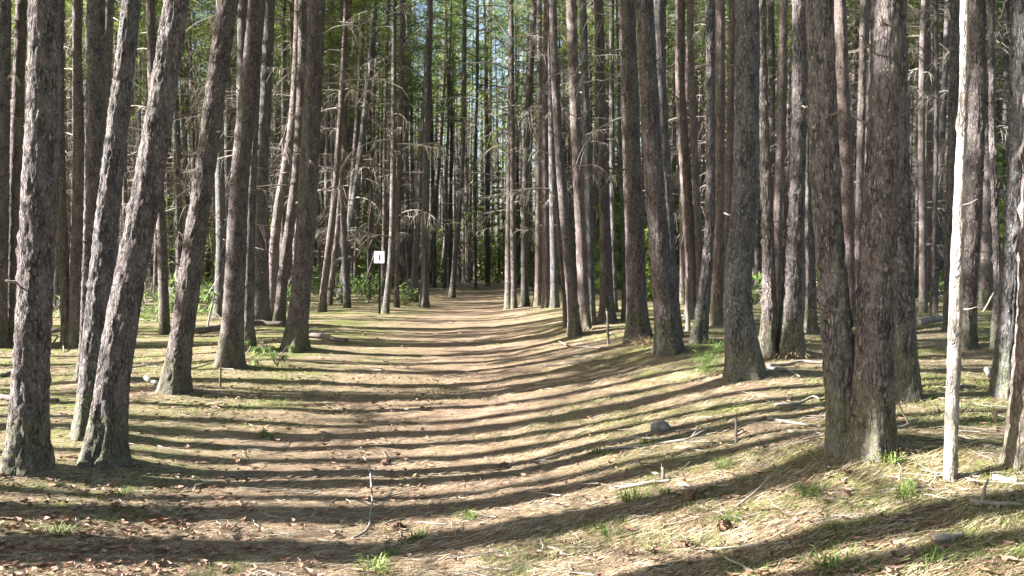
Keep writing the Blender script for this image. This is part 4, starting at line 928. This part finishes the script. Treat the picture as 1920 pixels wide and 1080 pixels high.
def leaves(n, seed):
    def mk(x, y, r): return r.random(len(x)) < np.where(x < -0.6, 1.0, 0.3) * np.clip(0.5 + noise3(x / 1.3, y / 1.3, 0, 31), 0.05, 1)
    x, y, rng = scatter(n, seed, 3.0, 20, mk); n = len(x)
    a = rng.uniform(0, 6.28, n); L = rng.uniform(0.015, 0.036, n) * np.where(x < -0.8, 1.35, 1); W = L * rng.uniform(0.3, 0.6, n); c = rng.uniform(0.1, 0.6, n) * L
    z = ground_z(x, y) + 0.006 + rng.uniform(0, 0.015, n)
    dx, dy = np.cos(a), np.sin(a)
    def pt(t, s, h): return np.c_[x + dx * L * t - dy * W * s, y + dy * L * t + dx * W * s, z + h]
    tl = rng.normal(0, 0.25, n) * W
    V = np.stack([pt(-1, 0, c), pt(0, -1, c * 0.8 - tl), pt(0, 0, 0 * c), pt(0, 1, c * 0.8 + tl), pt(1, 0, c * 1.2)], 1).reshape(-1, 3)
    k = np.arange(n) * 5; mb = MB()
    mb.add(V, np.concatenate([np.stack([k, k + 1, k + 2], -1), np.stack([k, k + 2, k + 3], -1), np.stack([k + 1, k + 4, k + 2], -1), np.stack([k + 2, k + 4, k + 3], -1)]))
    mi = np.tile(rng.choice(2, n, p=[0.75, 0.25]), 4); mb.mi = [mi]
    link('dry_leaves', mb.mesh('dry_leaves', [M_LITTER, M_RUST], False), None, None, 'curled dry brown leaves scattered over the forest floor', 'dry leaves', None, 'stuff')
leaves(17000, 6)
def grass(n, seed):
    def mk(x, y, r):
        u = np.abs(x - trail_x(y)); g = noise3(x / 0.8, y / 0.8, 0, 41) * 0.6 + noise3(x / 0.25, y / 0.25, 0, 42) * 0.4
        return g > 0.22 + 0.2 * (1 - sstep(0.8, 2.2, u))
    x, y, rng = scatter(n, seed, 3.0, 26, mk); n = len(x)
    z = ground_z(x, y); a = rng.uniform(0, 6.28, n); L = rng.uniform(0.018, 0.058, n); w_ = 0.0018 * np.clip(y / 5, 1, 4)
    lx, ly = rng.normal(0, 0.7, (2, n)) * L
    V = np.stack([np.c_[x - np.cos(a) * w_, y - np.sin(a) * w_, z], np.c_[x + np.cos(a) * w_, y + np.sin(a) * w_, z], np.c_[x + lx, y + ly, z + L * 0.8]], 1).reshape(-1, 3)
    k = np.arange(n) * 3; mb = MB(); mb.add(V, np.stack([k, k + 1, k + 2], -1)); mb.mi = [rng.choice(2, n, p=[0.6, 0.4])]
    link('short_grass', mb.mesh('short_grass', [M_GRASS, M_MOSSY], False), None, None, 'short green grass and moss growing through the fallen needles', 'grass', None, 'stuff')
grass(210000, 7)
def twigs(n, seed):
    x, y, rng = scatter(n, seed, 4.2, 24); mb = MB()
    for i in range(n):
        a = rng.uniform(0, math.pi); L = rng.uniform(0.08, 0.32); r = rng.uniform(0.0022, 0.005) * max(1, y[i] / 9)
        u = np.linspace(-0.5, 0.5, 5); px = x[i] + math.cos(a) * L * u + rng.normal(0, 0.008, 5); py = y[i] + math.sin(a) * L * u + rng.normal(0, 0.008, 5)
        mb.tube(np.c_[px, py, ground_z(px, py) + r + 0.006 + max(0, rng.normal(0, 0.01))], np.linspace(r, r * 0.5, 5), 4, int(rng.integers(3)), False)
    link('twig_litter', mb.mesh('twig_litter', [M_DEAD, M_DARKW, M_PALEW]), None, None, 'small broken twigs littering the ground', 'twigs', None, 'stuff')
twigs(1300, 8)
